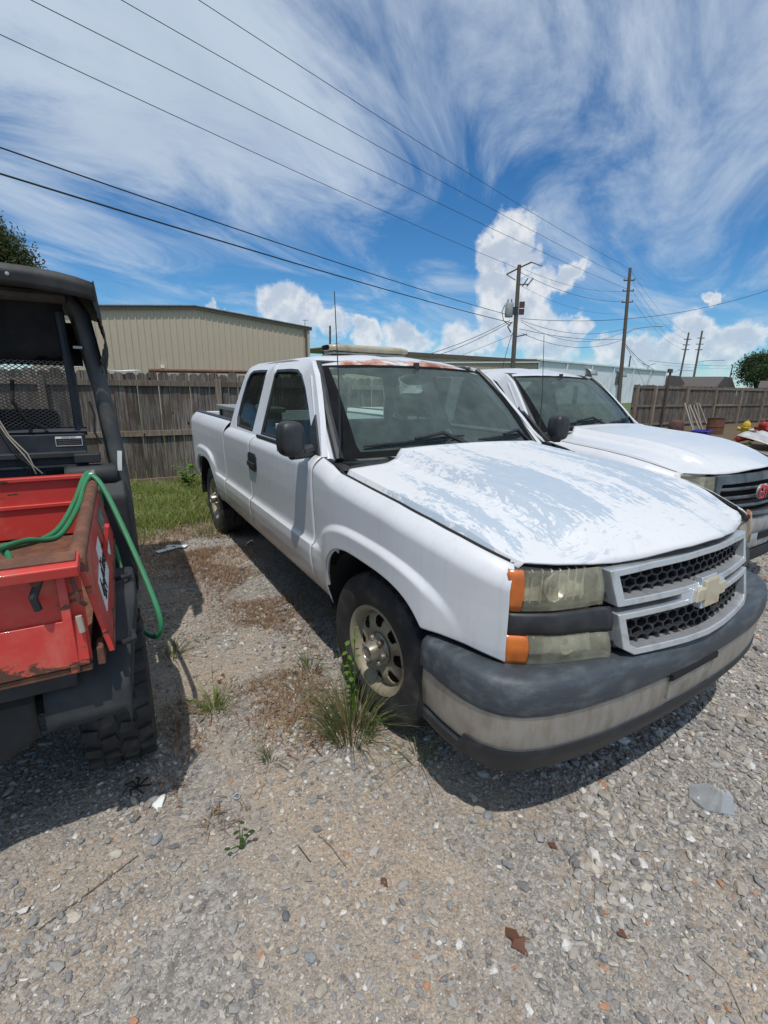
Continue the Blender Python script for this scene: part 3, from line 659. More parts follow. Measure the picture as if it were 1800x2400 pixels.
    B().grid(lambda u, v: (lerp([0, .55, .8, 1], [-0.50, -0.80, -0.90, -0.86], v), -0.80+1.6*u, lerp([0, .55, .8, 1], [1.195, 1.205, 1.16, 0.85], v)+0.012*math.exp(-((u-.73)/.14)**2)), 25, 14).build('dashboard', 'dash_mat', T, solid=0.01)
    for y in (-0.38, 0.38):
        st = bx('seat', 'seat_cloth', T, (-1.52, y, 1.03), (0.15, 0.50, 0.66), ry(-0.20), bevel=0.05, seg=3)
        bx('seat_cushion', 'seat_cloth', st, (-1.25, y, 0.77), (0.55, 0.52, 0.16), bevel=0.05)
        bx('headrest', 'seat_cloth', st, (-1.615, y, 1.475), (0.10, 0.27, 0.19), ry(-0.15), bevel=0.045, seg=3)
        for dy in (-.06, .06): B().tube([(-1.59, y+dy, 1.30), (-1.61, y+dy, 1.42)], 0.008, 6).build('headrest_stem', 'black_trim', st)
    bx('rear_bench', 'seat_cloth', T, (-2.38, 0, 1.00), (0.14, 1.4, 0.55), ry(-0.12), bevel=0.05)
    sw = B().grid(lambda u, v: ((lambda a, b_: (-1.02+0.0-0.17*math.sin(a)*0.55*-1+0.016*math.cos(b_), 0.38+(0.175+0.016*math.cos(b_))*math.cos(a), 1.12+0.155*math.sin(a)+0.016*math.sin(b_)))(2*math.pi*u, 2*math.pi*v)), 36, 8, cu=True, cv=True).build('steering_wheel', 'black_trim', T)
    bx('steering_hub', 'black_trim', sw, (-1.00, 0.38, 1.115), (0.06, 0.14, 0.10), ry(-0.5), bevel=0.02)
    mz = B().grid(lambda u, v: (-1.06+0.025*math.cos(math.pi*(v-.5))*math.cos(2*math.pi*u), 0.02+0.125*math.cos(math.pi*(v-.5))*math.sin(2*math.pi*u), 1.675+0.042*math.sin(math.pi*(v-.5))), 20, 9, cu=True).build('rear_view_mirror', 'black_trim', T)
    bx('mirror_stalk', 'black_trim', mz, (-1.045, 0.02, 1.74), (0.03, 0.03, 0.09))
    bx('headliner', 'interior', T, (-1.85, 0, 1.775), (1.30, 1.30, 0.012))
    # hood
    def hx(u): return -0.905+1.81*u
    def hood(u, v):
        w = -1+2*u; w = math.copysign(1-(1-abs(w))**1.3, w); a = abs(w)
        xr_ = -0.335-0.085*ss(0.76, 0.52, a)+0.02*(1-a)
        xf_ = lerp([0, .14, .28, .43, .55, .7, .85, .95, 1.0], [.978, .972, .953, .925, .893, .862, .815, .768, .738], a)
        x = xr_+(xf_-xr_)*v; s_ = max(0, (x-(xf_-0.26))/0.26)
        return (x, w*(0.884-(0.125*max(0, (x-.2)/.57)**2.3 if x < .75 else .115)), hood_z(x, w, s_))
    B().grid(hood, 71, 56).build('hood', 'paint_hood' if old else 'paint_clean', T, solid=0.007)
    for s in (-1, 1): B().tube([(x, s*(0.905-0.125*max(0, (x-.2)/.57)**2.3), fender_top(x)-0.007) for x in np.linspace(-0.36, 0.73, 24)], 0.013, 6).build('hood_gap_shade', 'dark_void', T)  # dark tube laid under the hood edge as the shadow in the gap
    bx('engine_bay', 'dark_void', T, (0.12, 0, 0.82), (1.30, 0.94, 0.56)); 
    B().grid(lambda u, v: (xfront(-0.8+1.6*u, .68+.36*v)-0.10, -0.8+1.6*u, 0.68+0.36*v), 21, 3).build('radiator_support', 'dark_void', T)
    # bumper: sections swept along a plan curve
    PL = [(0.50, .972), (0.62, .975), (0.72, .968), (0.80, .946), (0.860, .908), (0.903, .855), (0.940, .77), (0.970, .65), (0.996, .48), (1.012, .25), (1.018, 0)]
    plan = [(x, -y) for x, y in PL]+[(x, y) for x, y in PL[-2::-1]]
    pv = [Vector((x, y)) for x, y in plan]; pl2 = []
    for i in range(len(pv)-1):
        for k in range(4): pl2.append(pv[i].lerp(pv[i+1], k/4))
    pl2.append(pv[-1]); pl3 = [pl2[0]]+[(pl2[i-1]+2*pl2[i]+pl2[i+1])/4 for i in range(1, len(pl2)-1)]+[pl2[-1]]
    def sweep(sec, i0=0, i1=None, zf=None):
        i1 = len(pl3) if i1 is None else i1; idx = list(range(i0, i1)); b = B()
        def fn(u, v):
            i = idx[round(u*(len(idx)-1))]; o, z = sec[round(v*(len(sec)-1))]
            t = (pl3[min(i+1, len(pl3)-1)]-pl3[max(i-1, 0)]).normalized(); nrm = Vector((t.y, -t.x))
            q = pl3[i]+nrm*o
            return (q.x, q.y, z+(zf(i, z) if zf else 0))
        return b.grid(fn, len(idx), len(sec))
    drop = lambda i, z: 0.0
    if old:
        pad = sweep([(-.16, .690), (-.07, .702), (-.030, .705), (-.012, .702), (0.001, .692), (0.009, .672), (0.012, .640), (0.012, .604), (0.008, .588), (-.001, .581), (-.02, .577)]).build('bumper', 'bumper_pad', T, solid=0.006)
        sweep([(-.020, .575), (-.012, .572), (-.004, .566), (-.002, .50), (-.010, .42), (-.03, .378)]).build('bumper_face', 'chrome_dirty', pad, solid=0.005)
        nl = len(pl3)
        def vz(i, z): 
            e = min(i, nl-1-i); return (0.045*ss(8.0, 9.2, e) if z > 0.33 else 0.0)-(0.0)
        sweep([(-.022, .398), (-.004, .390), (-0.004, .365), (-.016, .338), (-.05, .314), (-.12, .306)], zf=vz).build('valance', 'valance', pad, solid=0.006)
        # number-plate recess in the middle of the face
        bx('plate_recess', 'dark_void', pad, (1.024, -0.02, 0.572), (0.016, 0.34, 0.026), bevel=0.003)
        bx('plate_bracket', 'aluminium', pad, (1.014, -0.02, 0.510), (0.018, 0.33, 0.080), bevel=0.004)
        g0 = 'chrome_dull'
        fr = lambda a, c, d: (xfront(a, c)+0.012+d, a, c)
        zt = lambda y: 1.020+0.022*(1-(y/.5)**2)
        up_o = sub([(-.470, .893), (-.492, zt(.49)), (-.3, zt(.3)), (0, zt(0)), (.3, zt(.3)), (.492, zt(.49)), (.470, .893), (0, .897)], 6)
        up_i = sub([(-.438, .917), (-.455, zt(.455)-.025), (-.3, zt(.3)-.025), (0, zt(0)-.025), (.3, zt(.3)-.025), (.455, zt(.455)-.025), (.438, .917), (0, .921)], 6)
        G = B().ring(up_o, up_i, fr, -0.05, 0.012).build('grille', g0, T, bevel=0.005)
        lo_o = sub([(-.455, .742), (-.470, .868), (0, .872), (.470, .868), (.455, .742), (.41, .716), (0, .708), (-.41, .716)], 6)
        lo_i = sub([(-.425, .756), (-.438, .846), (0, .850), (.438, .846), (.425, .756), (.395, .740), (0, .732), (-.395, .740)], 6)
        B().ring(lo_o, lo_i, fr, -0.05, 0.012).build('grille_frame', g0, G, bevel=0.005)
        for sg in (-1, 1):
            B().prism([(sg*0.10, .850), (sg*0.10, .915), (sg*0.16, .895), (sg*0.16, .870)], fr, -0.03, 0.010).build('grille_bridge', g0, G, bevel=0.003)
        bow = [(-.115, .862), (-.095, .905), (-.048, .905), (-.040, .930), (.060, .930), (.052, .905), (.115, .905), (.095, .862), (.048, .862), (.040, .836), (-.060, .836), (-.052, .862)]
        B().prism([(a*1.12, .883+(c-.883)*1.22) for a, c in bow], fr, -0.01, 0.022).build('emblem_surround', g0, G, bevel=0.004)
        B().prism(bow, fr, 0.018, 0.034).build('emblem', 'bowtie', G, bevel=0.004)
        def hexes(z0, z1, w, h, yl):
            b = B(); r_ = 0
            z = z0
            while z < z1+h*.5:
                y = -yl+(w*.5 if r_ % 2 else 0)
                while y < yl:
                    o = [(y+w*.5*q[0], z+h*q[1]) for q in ((-1, -.33), (-1, .33), (0, .66), (1, .33), (1, -.33), (0, -.66))]
                    i = [(y+w*.43*q[0], z+h*.82*q[1]) for q in ((-1, -.33), (-1, .33), (0, .66), (1, .33), (1, -.33), (0, -.66))]
                    b.ring(o, i, lambda a, c, d: (xfront(a, c)-0.012+d, a, c), -0.035, 0.0)
                    y += w
                z += h; r_ += 1
            return b
        m1 = hexes(.926, 1.002, .054, .030, .455).build('grille_mesh', 'grille_black', G, smooth=0); tag(m1, None, None, kind='stuff')
        m2 = hexes(.748, .838, .054, .030, .435).build('grille_mesh', 'grille_black', G, smooth=0); tag(m2, None, None, kind='stuff')
        B().grid(lambda u, v: (xfront(-.47+.94*u, .71+.32*v)-0.058, -.47+.94*u, .71+.32*v), 15, 3).build('grille_back', 'dark_void', G)
        # headlights
        for s in (-1, 1):
            ya, yb = 0.505, 0.85
            zu1 = lambda y: lerp([.49, .70, .85], [1.028, 1.040, 1.048], y); zu0 = lambda y: 0.899
            zb1 = lambda y: 0.890; zb0 = lambda y: lerp([.47, .85], [.806, .816], y)
            zl1 = lambda y: zb0(y)-0.007; zl0 = lambda y: lerp([.47, .85], [.703, .697], y)
            def patch(y0, y1, lo, hi, off, n=16):
                def pf(u, v):
                    y = y0+(y1-y0)*u; z = lo(y)+(hi(y)-lo(y))*v
                    return (xfront(y, z)+off+0.010*math.sin(math.pi*v)*(1 if off > -.02 else 0), s*y, z)
                return B().grid(pf, n, 7)
            H = patch(ya, 0.796, zu0, zu1, 0.0).build('headlight', 'lens_hazy', T, solid=0.006)
            patch(0.800, 0.840, zu0, zu1, 0.002, 10).build('turn_signal', 'amber', H, solid=0.006)
            patch(0.490, 0.768, zl0, zl1, 0.0).build('lower_lens', 'lens_hazy', H, solid=0.006)
            patch(0.772, 0.836, zl0, zl1, 0.002, 10).build('turn_signal', 'amber', H, solid=0.006)
            patch(0.480, 0.838, zb0, zb1, 0.000, 20).build('lamp_bar', 'black_trim', H, solid=0.012)
            bk = patch(0.480, 0.852, zl0, zu1, -0.085).build('lamp_housing', 'lamp_dark', H)
            patch(0.520, 0.780, lambda y: 0.912, lambda y: 1.018, -0.055).build('lamp_reflector', 'reflector', H)
            patch(0.510, 0.740, lambda y: 0.712, lambda y: 0.792, -0.050).build('lamp_reflector', 'reflector', H)
            for k in range(9): bx('reflector_rib', 'reflector', H, (xfront(.54+.032*k)-0.062, s*(.54+.032*k), 0.965), (0.02, 0.005, 0.12), rz(s*0.5))
            for (yy, zz, rr) in ((0.66, 0.968, 0.056), (0.61, 0.755, 0.042)):
                B().lathe([(rr, -.005), (rr*.95, -.012), (rr*.6, -.045), (0.014, -.055), (0.0, -.03)], 24, 'x', c=(xfront(yy, zz)-0.022, s*yy, zz)).build('lamp_bowl', 'reflector', H)
                B().lathe([(0.0, .01), (0.012, .005), (0.013, -.03)], 12, 'x', c=(xfront(yy, zz)-0.045, s*yy, zz)).build('bulb', 'dark_void', H)
        # gaps between hood, grille and lights
        B().grid(lambda u, v: (xfront(-.78+1.56*u, 1.04)-0.030-0.06*v, -.78+1.56*u, 1.008+0.030*v+0.022*(1-(2*u-1)**2)), 31, 3).build('header_panel', 'black_trim', T)
        # roof light bar
        lb = B()
        def lbf(u, v):
            a = 2*math.pi*v; y = -.36+.72*u; w = (1-abs(2*u-1)**8*0.35)
            return (-1.74+0.115*w*math.copysign(abs(math.cos(a))**.6, math.cos(a)), y, 1.905+0.030*w*math.copysign(abs(math.sin(a))**.6, math.sin(a)))
        L = lb.grid(lbf, 30, 24, cv=True).build('light_bar', 'lightbar', T, smooth=50)
        bx('light_bar_base', 'aluminium', L, (-1.74, 0, 1.866), (0.17, 0.66, 0.016), bevel=0.003)
        for y in (-.27, .27): bx('light_bar_foot', 'black_trim', L, (-1.74, y, 1.848), (0.10, 0.05, 0.03), bevel=0.004)
    else:
        pad = sweep([(-.16, .690), (-.06, .706), (-.018, .704), (0.002, .690), (0.010, .65), (0.010, .585), (0.003, .575)]).build('bumper', 'silver_plastic', T, solid=0.006)
        sweep([(0.003, .575), (0.006, .50), (0.0, .46), (-.03, .43)]).build('bumper_face', 'silver_plastic', pad, solid=0.006)
        sweep([(-.022, .428), (-.010, .418), (-.01, .36), (-.03, .31), (-.09, .30)]).build('valance', 'grey_plastic', pad, solid=0.006)
        for y in (-.62, -.26, .10, .46): bx('bumper_slot', 'dark_void', pad, (lerp([0, .25, .48, .66], [1.024, 1.019, 1.004, .978], abs(y)), y, 0.535), (0.02, 0.24, 0.065), bevel=0.008)
        fr = lambda a, c, d: (xfront(a, c)+0.012+d, a, c)
        G = B().ring(sub([(-.52, .735), (-.56, .90), (-.54, 1.03), (0, 1.045), (.54, 1.03), (.56, .90), (.52, .735), (0, .72)], 6), sub([(-.49, .762), (-.52, .90), (-.50, .965), (0, .978), (.50, .965), (.52, .90), (.49, .762), (0, .75)], 6), fr, -.05, .015).build('grille', 'smoke_chrome', T, bevel=0.005)
        for z in (.800, .862, .925):
            B().grid(lambda u, v, z=z: ((lambda a, c: (xfront(a, z)+0.0+0.012*math.cos(c), a, z+0.014*math.sin(c)))(-.50+1.0*u, 2*math.pi*v)), 25, 10, cv=True).build('grille_bar', 'smoke_chrome', G)
        B().grid(lambda u, v: (xfront(-.52+1.04*u, .73+.3*v)-0.05, -.52+1.04*u, .73+.30*v), 15, 3).build('grille_back', 'dark_void', G)
        text('badge_edge', 'GMC', 0.160, 'chrome_dull', G, axes((1.010, 0.0, 0.893), (0, 1, 0), (0, 0, 1)), 0.006, 0.0, 0.92)
        text('badge', 'GMC', 0.150, 'red_badge', G, axes((1.0205, 0.0, 0.893), (0, 1, 0), (0, 0, 1)), 0.004, 0.0, 0.97)
        for s in (-1, 1):
            H = B().grid(lambda u, v: (xfront(.56+.295*u, .92)+0.01*math.sin(math.pi*v), s*(.56+.295*u), lerp([0, 1], [.80, .84], u)+lerp([0, 1], [.225, .205], u)*v), 16, 7).build('headlight', 'lens_hazy', T, solid=0.006)
            B().grid(lambda u, v: (xfront(.56+.29*u)-0.07, s*(.56+.29*u), .78+.26*v), 10, 3).build('lamp_housing', 'reflector', H)
            bx('lamp_filler', 'black_trim', T, (0.82, s*0.69, 0.765), (0.08, 0.30, 0.05), bevel=0.01)
        B().grid(lambda u, v: (xfront(-.78+1.56*u, 1.04)-0.030-0.06*v, -.78+1.56*u, 1.008+0.030*v+0.022*(1-(2*u-1)**2)), 31, 3).build('header_panel', 'black_trim', T)
        pp = B().grid(lambda u, v: (-0.56-0.14*v, -0.55+0.26*u+0.03*v, 1.212+0.006*math.sin(7*u+3*v)), 8, 5).build('dash_paper', 'paper_white', T, solid=0.002)
    # aerial on the right fender
    an = B().tube([(-0.545, -0.815, 1.235), (-0.545, -0.815, 1.30), (-0.555, -0.815, 1.60), (-0.60, -0.815, 2.09)], [0.011, 0.005, 0.0032, 0.0024], 6).build('antenna', 'black_trim', T)

truck = thing('pickup_truck', 'white pickup truck with peeling bluish hood and rusty roof edge, nearest the camera', 'pickup truck', group='white pickup trucks side by side')
make_truck(truck, True)
truck2 = thing('pickup_truck', 'cleaner white pickup truck with red GMC letters on its dark grille, behind the peeling one', 'pickup truck', (-0.73, 2.42, 0), group='white pickup trucks side by side')
make_truck(truck2, False)
# papers on the dashboard
for i, (x, y, a, w, d) in enumerate(((-0.60, -0.36, 0.3, 0.22, 0.12), (-0.62, 0.42, 1.1, 0.12, 0.14))):
    tag(bx('paper_sheet', 'paper_white', None, (x, y, 1.217), (d, w, 0.003), rz(a)), ('white paper sheet lying on the dashboard behind the near wiper', 'white paper lying on the dashboard by the steering wheel')[i], 'paper', 'papers on the dashboard')
# tool box across the bed
tb = thing('tool_box', 'weathered aluminium tool box in the truck bed right behind the cab', 'tool box', (-3.22, -0.57, 0.856))
bx('box_body', 'aluminium', tb, (0, 0, 0.25), (0.90, 0.40, 0.50), bevel=0.008); bx('box_lid', 'aluminium', tb, (0, 0, 0.525), (0.96, 0.46, 0.045), bevel=0.01)
for x in (-.36, .36): bx('latch', 'black_trim', tb, (x, -0.21, 0.47), (0.06, 0.02, 0.07), bevel=0.003)

# ------------------------------------------------------------------ utility vehicle, seen from behind (local: x = 0 at the tailgate, forward is -x; y = 0 at the right bed side)
utv = thing('utility_vehicle', 'battered red dump-bed utility vehicle with black canopy, seen from behind', 'utility vehicle', (0.225, -2.03, 0), R(-2.06))
def utv_wheel(x, y, s):
    b = B().lathe([(0.0, -.02), (0.09, -.02), (0.11, -.05), (0.145, -.075), (0.157, -.10), (0.160, -.11), (0.150, -.10), (0.150, 0.10)], 32)
    w = b.build('wheel', 'grey_plastic', utv)
    t = B().lathe([(0.150, 0.10), (0.20, 0.125), (0.26, 0.130), (0.296, 0.118), (0.305, 0.08), (0.308, 0), (0.305, -.08), (0.296, -.118), (0.26, -.130), (0.20, -.125), (0.150, -.10)], 48).build('tyre', 'tyre', w)
    lug = B()
    for k in range(22):
        a = 2*math.pi*k/22
        for j, (yy, sk) in enumerate(((-.095, .20), (-.032, -.24), (.032, .24), (.095, -.20))):
            aa = a+(0.14 if j % 2 else 0)
            m = ry(-aa) @ rx(0)
            c = (0.310*math.cos(aa), yy, 0.310*math.sin(aa))
            lug.box(c, (0.016, 0.050, 0.040), ry(-aa) @ rx(sk))
    lg = lug.build('tread_lugs', 'tyre', w, smooth=0); tag(lg, None, None, kind='stuff')
    w.location = (x, y, 0.318); w.rotation_euler = (0, 0.13, math.pi if s < 0 else 0)
    return w
for x in (-0.60, -2.55):
    utv_wheel(x, 0.005, -1); utv_wheel(x, -1.43, 1)
# tailgate: pressed panel between folded lips
tg = B().box((0.005, -0.71, 0.945), (0.014, 1.40, 0.315)).build('tailgate', 'red_paint', utv, bevel=0.003)
bx('tailgate_lip', 'red_paint', tg, (0.036, -0.71, 1.115), (0.085, 1.415, 0.035), ry(0.20), bevel=0.006)
bx('tailgate_lip_wear', 'rust', tg, (0.026, -0.71, 1.137), (0.055, 1.40, 0.008), ry(0.20), bevel=0.002)
bx('tailgate_step', 'red_paint', tg, (0.018, -0.71, 0.865), (0.022, 1.39, 0.15), ry(-0.07), bevel=0.004)
bx('tailgate_rust_edge', 'rust', tg, (0.012, -0.71, 0.776), (0.030, 1.395, 0.020), bevel=0.003)
for y in (-0.055, -1.36):
    st = B().prism([(-0.03, 0.77), (0.035, 0.77), (0.035, 1.08), (0.01, 1.13), (-0.03, 1.13)], lambda a, c, d, y=y: (a, y+d, c), -0.012, 0.012).build('tailgate_post', 'red_paint', tg, bevel=0.003)
    B().lathe([(0, .012), (0.013, .010), (0.016, 0), (0.016, -.008)], 12, 'x', c=(0.047, y-0.055*(1 if y > -.5 else -1), 1.085)).build('bolt', 'rust', tg)
B().tube([(0.040, -0.10, 1.09), (0.055, -0.12, 1.04), (0.045, -0.115, 1.00)], 0.011, 8).build('latch_handle', 'grey_plastic', tg)
B().tube([(0.03, -0.030, 1.08), (0.05, -0.020, 1.04), (0.045, -0.015, 1.00), (0.03, -0.005, 0.985)], 0.007, 6).build('latch_hook', 'rust', tg)
B().tube([(0.038, -0.026, 0.955), (0.040, -0.022, 0.905)], 0.009, 8).build('latch_pin', 'wire_pale', tg)
bx('hinge', 'rust', tg, (-0.02, 0.012, 0.80), (0.07, 0.02, 0.06), bevel=0.004)
# bed sides with rusty top pipe
for y, sg in ((0.0, 1), (-1.42, -1)):
    sd = B().prism([(0.0, 0.80), (0.0, 1.075), (-1.25, 1.075), (-1.25, 0.83), (-0.62, 0.815)], lambda a, c, d, y=y, sg=sg: (a, y+sg*(d+0.17*(1.075-c)), c), -0.012, 0.004).build('bed_side', 'red_paint', utv, bevel=0.003)
    B().tube([(-0.03, y-sg*0.012, 1.065), (-0.035, y-sg*0.012, 1.105), (-0.06, y-sg*0.012, 1.122), (-1.18, y-sg*0.012, 1.122), (-1.24, y-sg*0.012, 1.10)], 0.024, 12).build('bed_rail', 'rust', sd)
    for x in (-0.62,): bx('bed_rib', 'red_paint', sd, (x, y+sg*0.030, 0.94), (0.05, 0.018, 0.22), rx(-sg*.17), bevel=0.004)
    bx('bed_rust_edge', 'rust', sd, (-0.60, y+sg*0.045, 0.812), (1.16, 0.014, 0.02), bevel=0.003)
    if sg > 0:
        # maker's plate and side decal
        yo = lambda c: y+0.004+0.17*(1.075-c); UP = (0, -0.17, 1)
        bx('side_plate', 'decal_grey', sd, (-0.93, yo(1.0)+.0015, 1.0), (0.36, 0.003, 0.095), rx(.17), bevel=0.001)
        text('lettering', 'KUBOTA', 0.085, 'wire_pale', sd, axes((-0.93, yo(1.0)+.0045, 1.0), (-1, 0, 0), UP), 0.0008)
        B().prism([(-0.12, .885), (-0.52, .885), (-0.56, 1.02), (-0.40, 1.02), (-0.36, .985), (-0.16, .975)], lambda a, c, d: (a, yo(c)+d, c), 0.0, 0.002).build('side_decal', 'paper_white', sd, smooth=0)
        text('lettering', '4x4', 0.105, 'decal_black', sd, axes((-0.235, yo(.93)+.0035, .93), (-1, 0, 0), UP), 0.0008, 0.2)
        text('lettering', 'Diesel', 0.085, 'decal_black', sd, axes((-0.43, yo(.955)+.0035, .955), (-1, 0, 0), UP), 0.0008, 0.2)
        B().prism([(-0.72, .89), (-0.78, .93), (-0.90, .90), (-0.78, .865)], lambda a, c, d: (a, yo(c)+d, c), 0.0, 0.002).build('side_arrow', 'paper_white', sd, smooth=0)
bx('bed_floor', 'rust', utv, (-0.62, -0.71, 0.845), (1.22, 1.40, 0.02))
fwl = bx('bed_front_wall', 'red_paint', utv, (-1.25, -0.71, 1.01), (0.02, 1.40, 0.30), bevel=0.004)
bx('bed_front_lip', 'red_paint', fwl, (-1.245, -0.71, 1.155), (0.045, 1.40, 0.02), bevel=0.004)
bx('wall_rib', 'red_paint', fwl, (-1.235, -0.71, 1.02), (0.016, 1.38, 0.02), bevel=0.004)
bx('corner_bracket', 'galv', fwl, (-1.23, -0.005, 1.13), (0.10, 0.03, 0.10), rx(0.2), bevel=0.01)
bx('sub_frame', 'dark_void', utv, (-0.62, -0.71, 0.73), (1.15, 1.05, 0.14))
# rear fenders
for sg, y0 in ((1, 0.0), (-1, -1.42)):
    def fn(u, v, sg=sg, y0=y0):
        a = lerp([0, .12, .3, .5, .75, 1], [-0.02, -0.04, -0.12, -0.45, -0.85, -1.05], u); z = lerp([0, .12, .3, .5, .75, 1], [0.56, 0.66, 0.76, 0.795, 0.775, 0.60], u)
        y = y0+sg*lerp([0, .55, .85, 1], [-0.16, 0.085, 0.120, 0.122], v)*(1-ss(.2, .5, v)*(1-lerp([0, .3, .5], [.55, .78, 1], u)))
        return (a, y, z-0.05*max(0, (v-.75)/.25)**1.5-(0.0))
    fd = B().grid(fn, 28, 12).build('rear_fender', 'grey_plastic', utv, solid=0.006)
    B().tube([(-0.10, y0+sg*0.03, 0.775), (-0.06, y0+sg*0.075, 0.79), (-0.10, y0+sg*0.105, 0.775), (-0.16, y0+sg*0.10, 0.775)], 0.010, 8).build('tie_hook', 'grey_plastic', fd)
    B().tube([(-0.62, y0+sg*0.02, 0.80), (-0.58, y0+sg*0.075, 0.825), (-0.62, y0+sg*0.105, 0.81), (-0.68, y0+sg*0.10, 0.80)], 0.010, 8).build('tie_hook', 'grey_plastic', fd)
bx('rear_skirt', 'grey_plastic', utv, (-0.03, -0.71, 0.735), (0.03, 1.30, 0.07), bevel=0.006)
def flap(u, v):
    y = -0.19-0.42*u; lo = lerp([0, .25, .5, .75, 1], [0.52, 0.44, 0.36, 0.26, 0.30], u)
    return (-0.075-0.05*math.sin(3*u), y, 0.70+(lo-0.70)*v)
B().grid(flap, 16, 8).build('mud_flap', 'grey_plastic', utv, solid=0.01)
for sg in (0, 1): 
    B().tube([(-0.60, -0.05-1.32*sg, .318), (-0.60, -0.71, .33)], 0.045, 10).build('half_axle', 'dark_void', utv)
B().lathe([(0.02, -.16), (0.12, -.12), (0.15, 0), (0.12, .12), (0.02, .16)], 20, 'x', c=(-0.58, -0.71, .36)).build('gear_case', 'dark_void', utv)
bx('hitch', 'navy_steel', utv, (-0.10, -0.71, .36), (0.18, 0.10, 0.05), bevel=0.006)
# cab: floor, side cover, rear panel with shelf, seat
bx('cab_floor', 'dark_void', utv, (-1.95, -0.71, 0.52), (1.3, 1.30, 0.08))
bx('seat_base', 'navy_steel', utv, (-1.62, -0.71, 0.82), (0.50, 1.34, 0.50), bevel=0.02)
for sg, y0 in ((1, 0.03), (-1, -1.45)):
    B().prism([(-1.28, 0.56), (-1.30, 1.02), (-1.36, 1.10), (-1.62, 1.08), (-1.95, 0.96), (-2.05, 0.60), (-1.80, 0.54)], lambda a, c, d, y0=y0, sg=sg: (a, y0+sg*d, c), -0.02, 0.105).build('side_cover', 'navy_steel' if 0 else 'grey_plastic', utv, bevel=0.02)
    B().prism([(-2.05, 0.60), (-2.10, 0.98), (-2.45, 1.02), (-2.85, 0.92), (-3.0, 0.75), (-2.92, 0.62), (-2.75, 0.70), (-2.35, 0.70), (-2.2, 0.58)], lambda a, c, d, y0=y0, sg=sg: (a, y0+sg*d, c), -0.30, 0.11).build('front_fender', 'grey_plastic', utv, bevel=0.02)
bx('nose', 'grey_plastic', utv, (-2.80, -0.71, 0.75), (0.45, 0.9, 0.40), bevel=0.06)
rp = bx('rear_panel', 'navy_steel', utv, (-1.46, -0.71, 1.20), (0.03, 1.36, 0.30), bevel=0.005)
bx('panel_flange', 'grey_plastic', rp, (-1.43, -0.71, 1.245), (0.05, 1.36, 0.030), bevel=0.006)
bx('panel_flange', 'navy_steel', rp, (-1.435, -0.71, 1.185), (0.03, 1.36, 0.016), bevel=0.004)
bx('panel_slot', 'dark_void', rp, (-1.443, -0.19, 1.150), (0.006, 0.075, 0.022), bevel=0.003)
stk = bx('warning_sticker', 'decal_black', rp, (-1.4435, -0.105, 1.313), (0.002, 0.118, 0.050)); 
bx('sticker_strip', 'paper_white', stk, (-1.4420, -0.105, 1.332), (0.0015, 0.118, 0.011))
for (cy, cz, w, h) in ((-0.105, 1.2885, .118, .0018), (-0.0465, 1.3105, .0018, .044), (-0.1635, 1.3105, .0018, .044)): bx('sticker_border', 'paper_white', stk, (-1.4420, cy, cz), (0.0015, w, h))
text('lettering', 'IMPORTANT', 0.0115, 'decal_black', stk, axes((-1.4408, -0.105, 1.332), (0, 1, 0), (0, 0, 1)), 0.0002)
for k in range(3): bx('sticker_line', 'decal_grey', stk, (-1.4420, -0.105, 1.318-0.010*k), (0.0012, 0.100, 0.0022))
tnk = B().lathe([(0, -.12), (0.05, -.12), (0.06, -.10), (0.06, .10), (0.05, .12), (0, .12)], 20, 'y', c=(-1.40, -0.02, 1.13)).build('filler_cap', 'grey_plastic', utv)
bx('corner_box', 'grey_plastic', utv, (-1.42, -0.03, 1.225), (0.10, 0.12, 0.05), bevel=0.008)
# roll cage: rear posts bend into the roof, front posts, rails
def cage_post(y0, sg):
    return [(-1.42, y0+sg*0.120, 0.62), (-1.43, y0+sg*0.120, 1.00), (-1.45, y0+sg*0.105, 1.30), (-1.47, y0+sg*0.062, 1.70), (-1.49, y0+sg*0.030, 1.95), (-1.52, y0-sg*0.02, 2.035), (-1.60, y0-sg*0.05, 2.055), (-2.6, y0-sg*0.06, 2.07), (-2.72, y0-sg*0.05, 2.02), (-2.80, y0+sg*0.02, 1.55), (-2.95, y0+sg*0.06, 0.90)]
for y0, sg in ((0.0, 1), (-1.42, -1)):
    pt = cage_post(y0, sg)
    b = B()
    for i in range(len(pt)-1): pass
    rp_ = B().tube(pt, [0.040]*5+[0.036]*6, 12).build('roll_cage_post', 'rops_grey', utv)
    B().tube([(-1.50, y0-sg*0.055, 1.10), (-1.50, y0-sg*0.055, 1.60), (-1.52, y0-sg*0.07, 1.96)], 0.022, 8).build('curtain_post', 'navy_steel', utv)
    if sg > 0:
        bx('post_label', 'paper_white', rp_, (-1.402, 0.118, 1.20), (0.002, 0.022, 0.11), rx(-0.10))
        B().tube([(-1.39, 0.015, 1.52), (-1.39, 0.03, 1.45), (-1.38, 0.02, 1.36), (-1.39, 0.04, 1.30)], 0.005, 6).build('post_cable', 'cable', rp_)
        bx('post_clip', 'galv', rp_, (-1.46, -0.005, 1.79), (0.03, 0.04, 0.012))
B().tube([(-1.50, -0.03, 2.03), (-1.50, -1.39, 2.03)], 0.032, 10).build('roll_cage_bar', 'rops_grey', utv)
B().tube([(-1.50, -0.02, 1.36), (-1.50, -1.40, 1.36)], 0.022, 8).build('screen_bar', 'navy_steel', utv)
B().tube([(-1.50, -0.42, 1.10), (-1.50, -0.42, 1.98)], 0.024, 8).build('screen_post', 'navy_steel', utv)
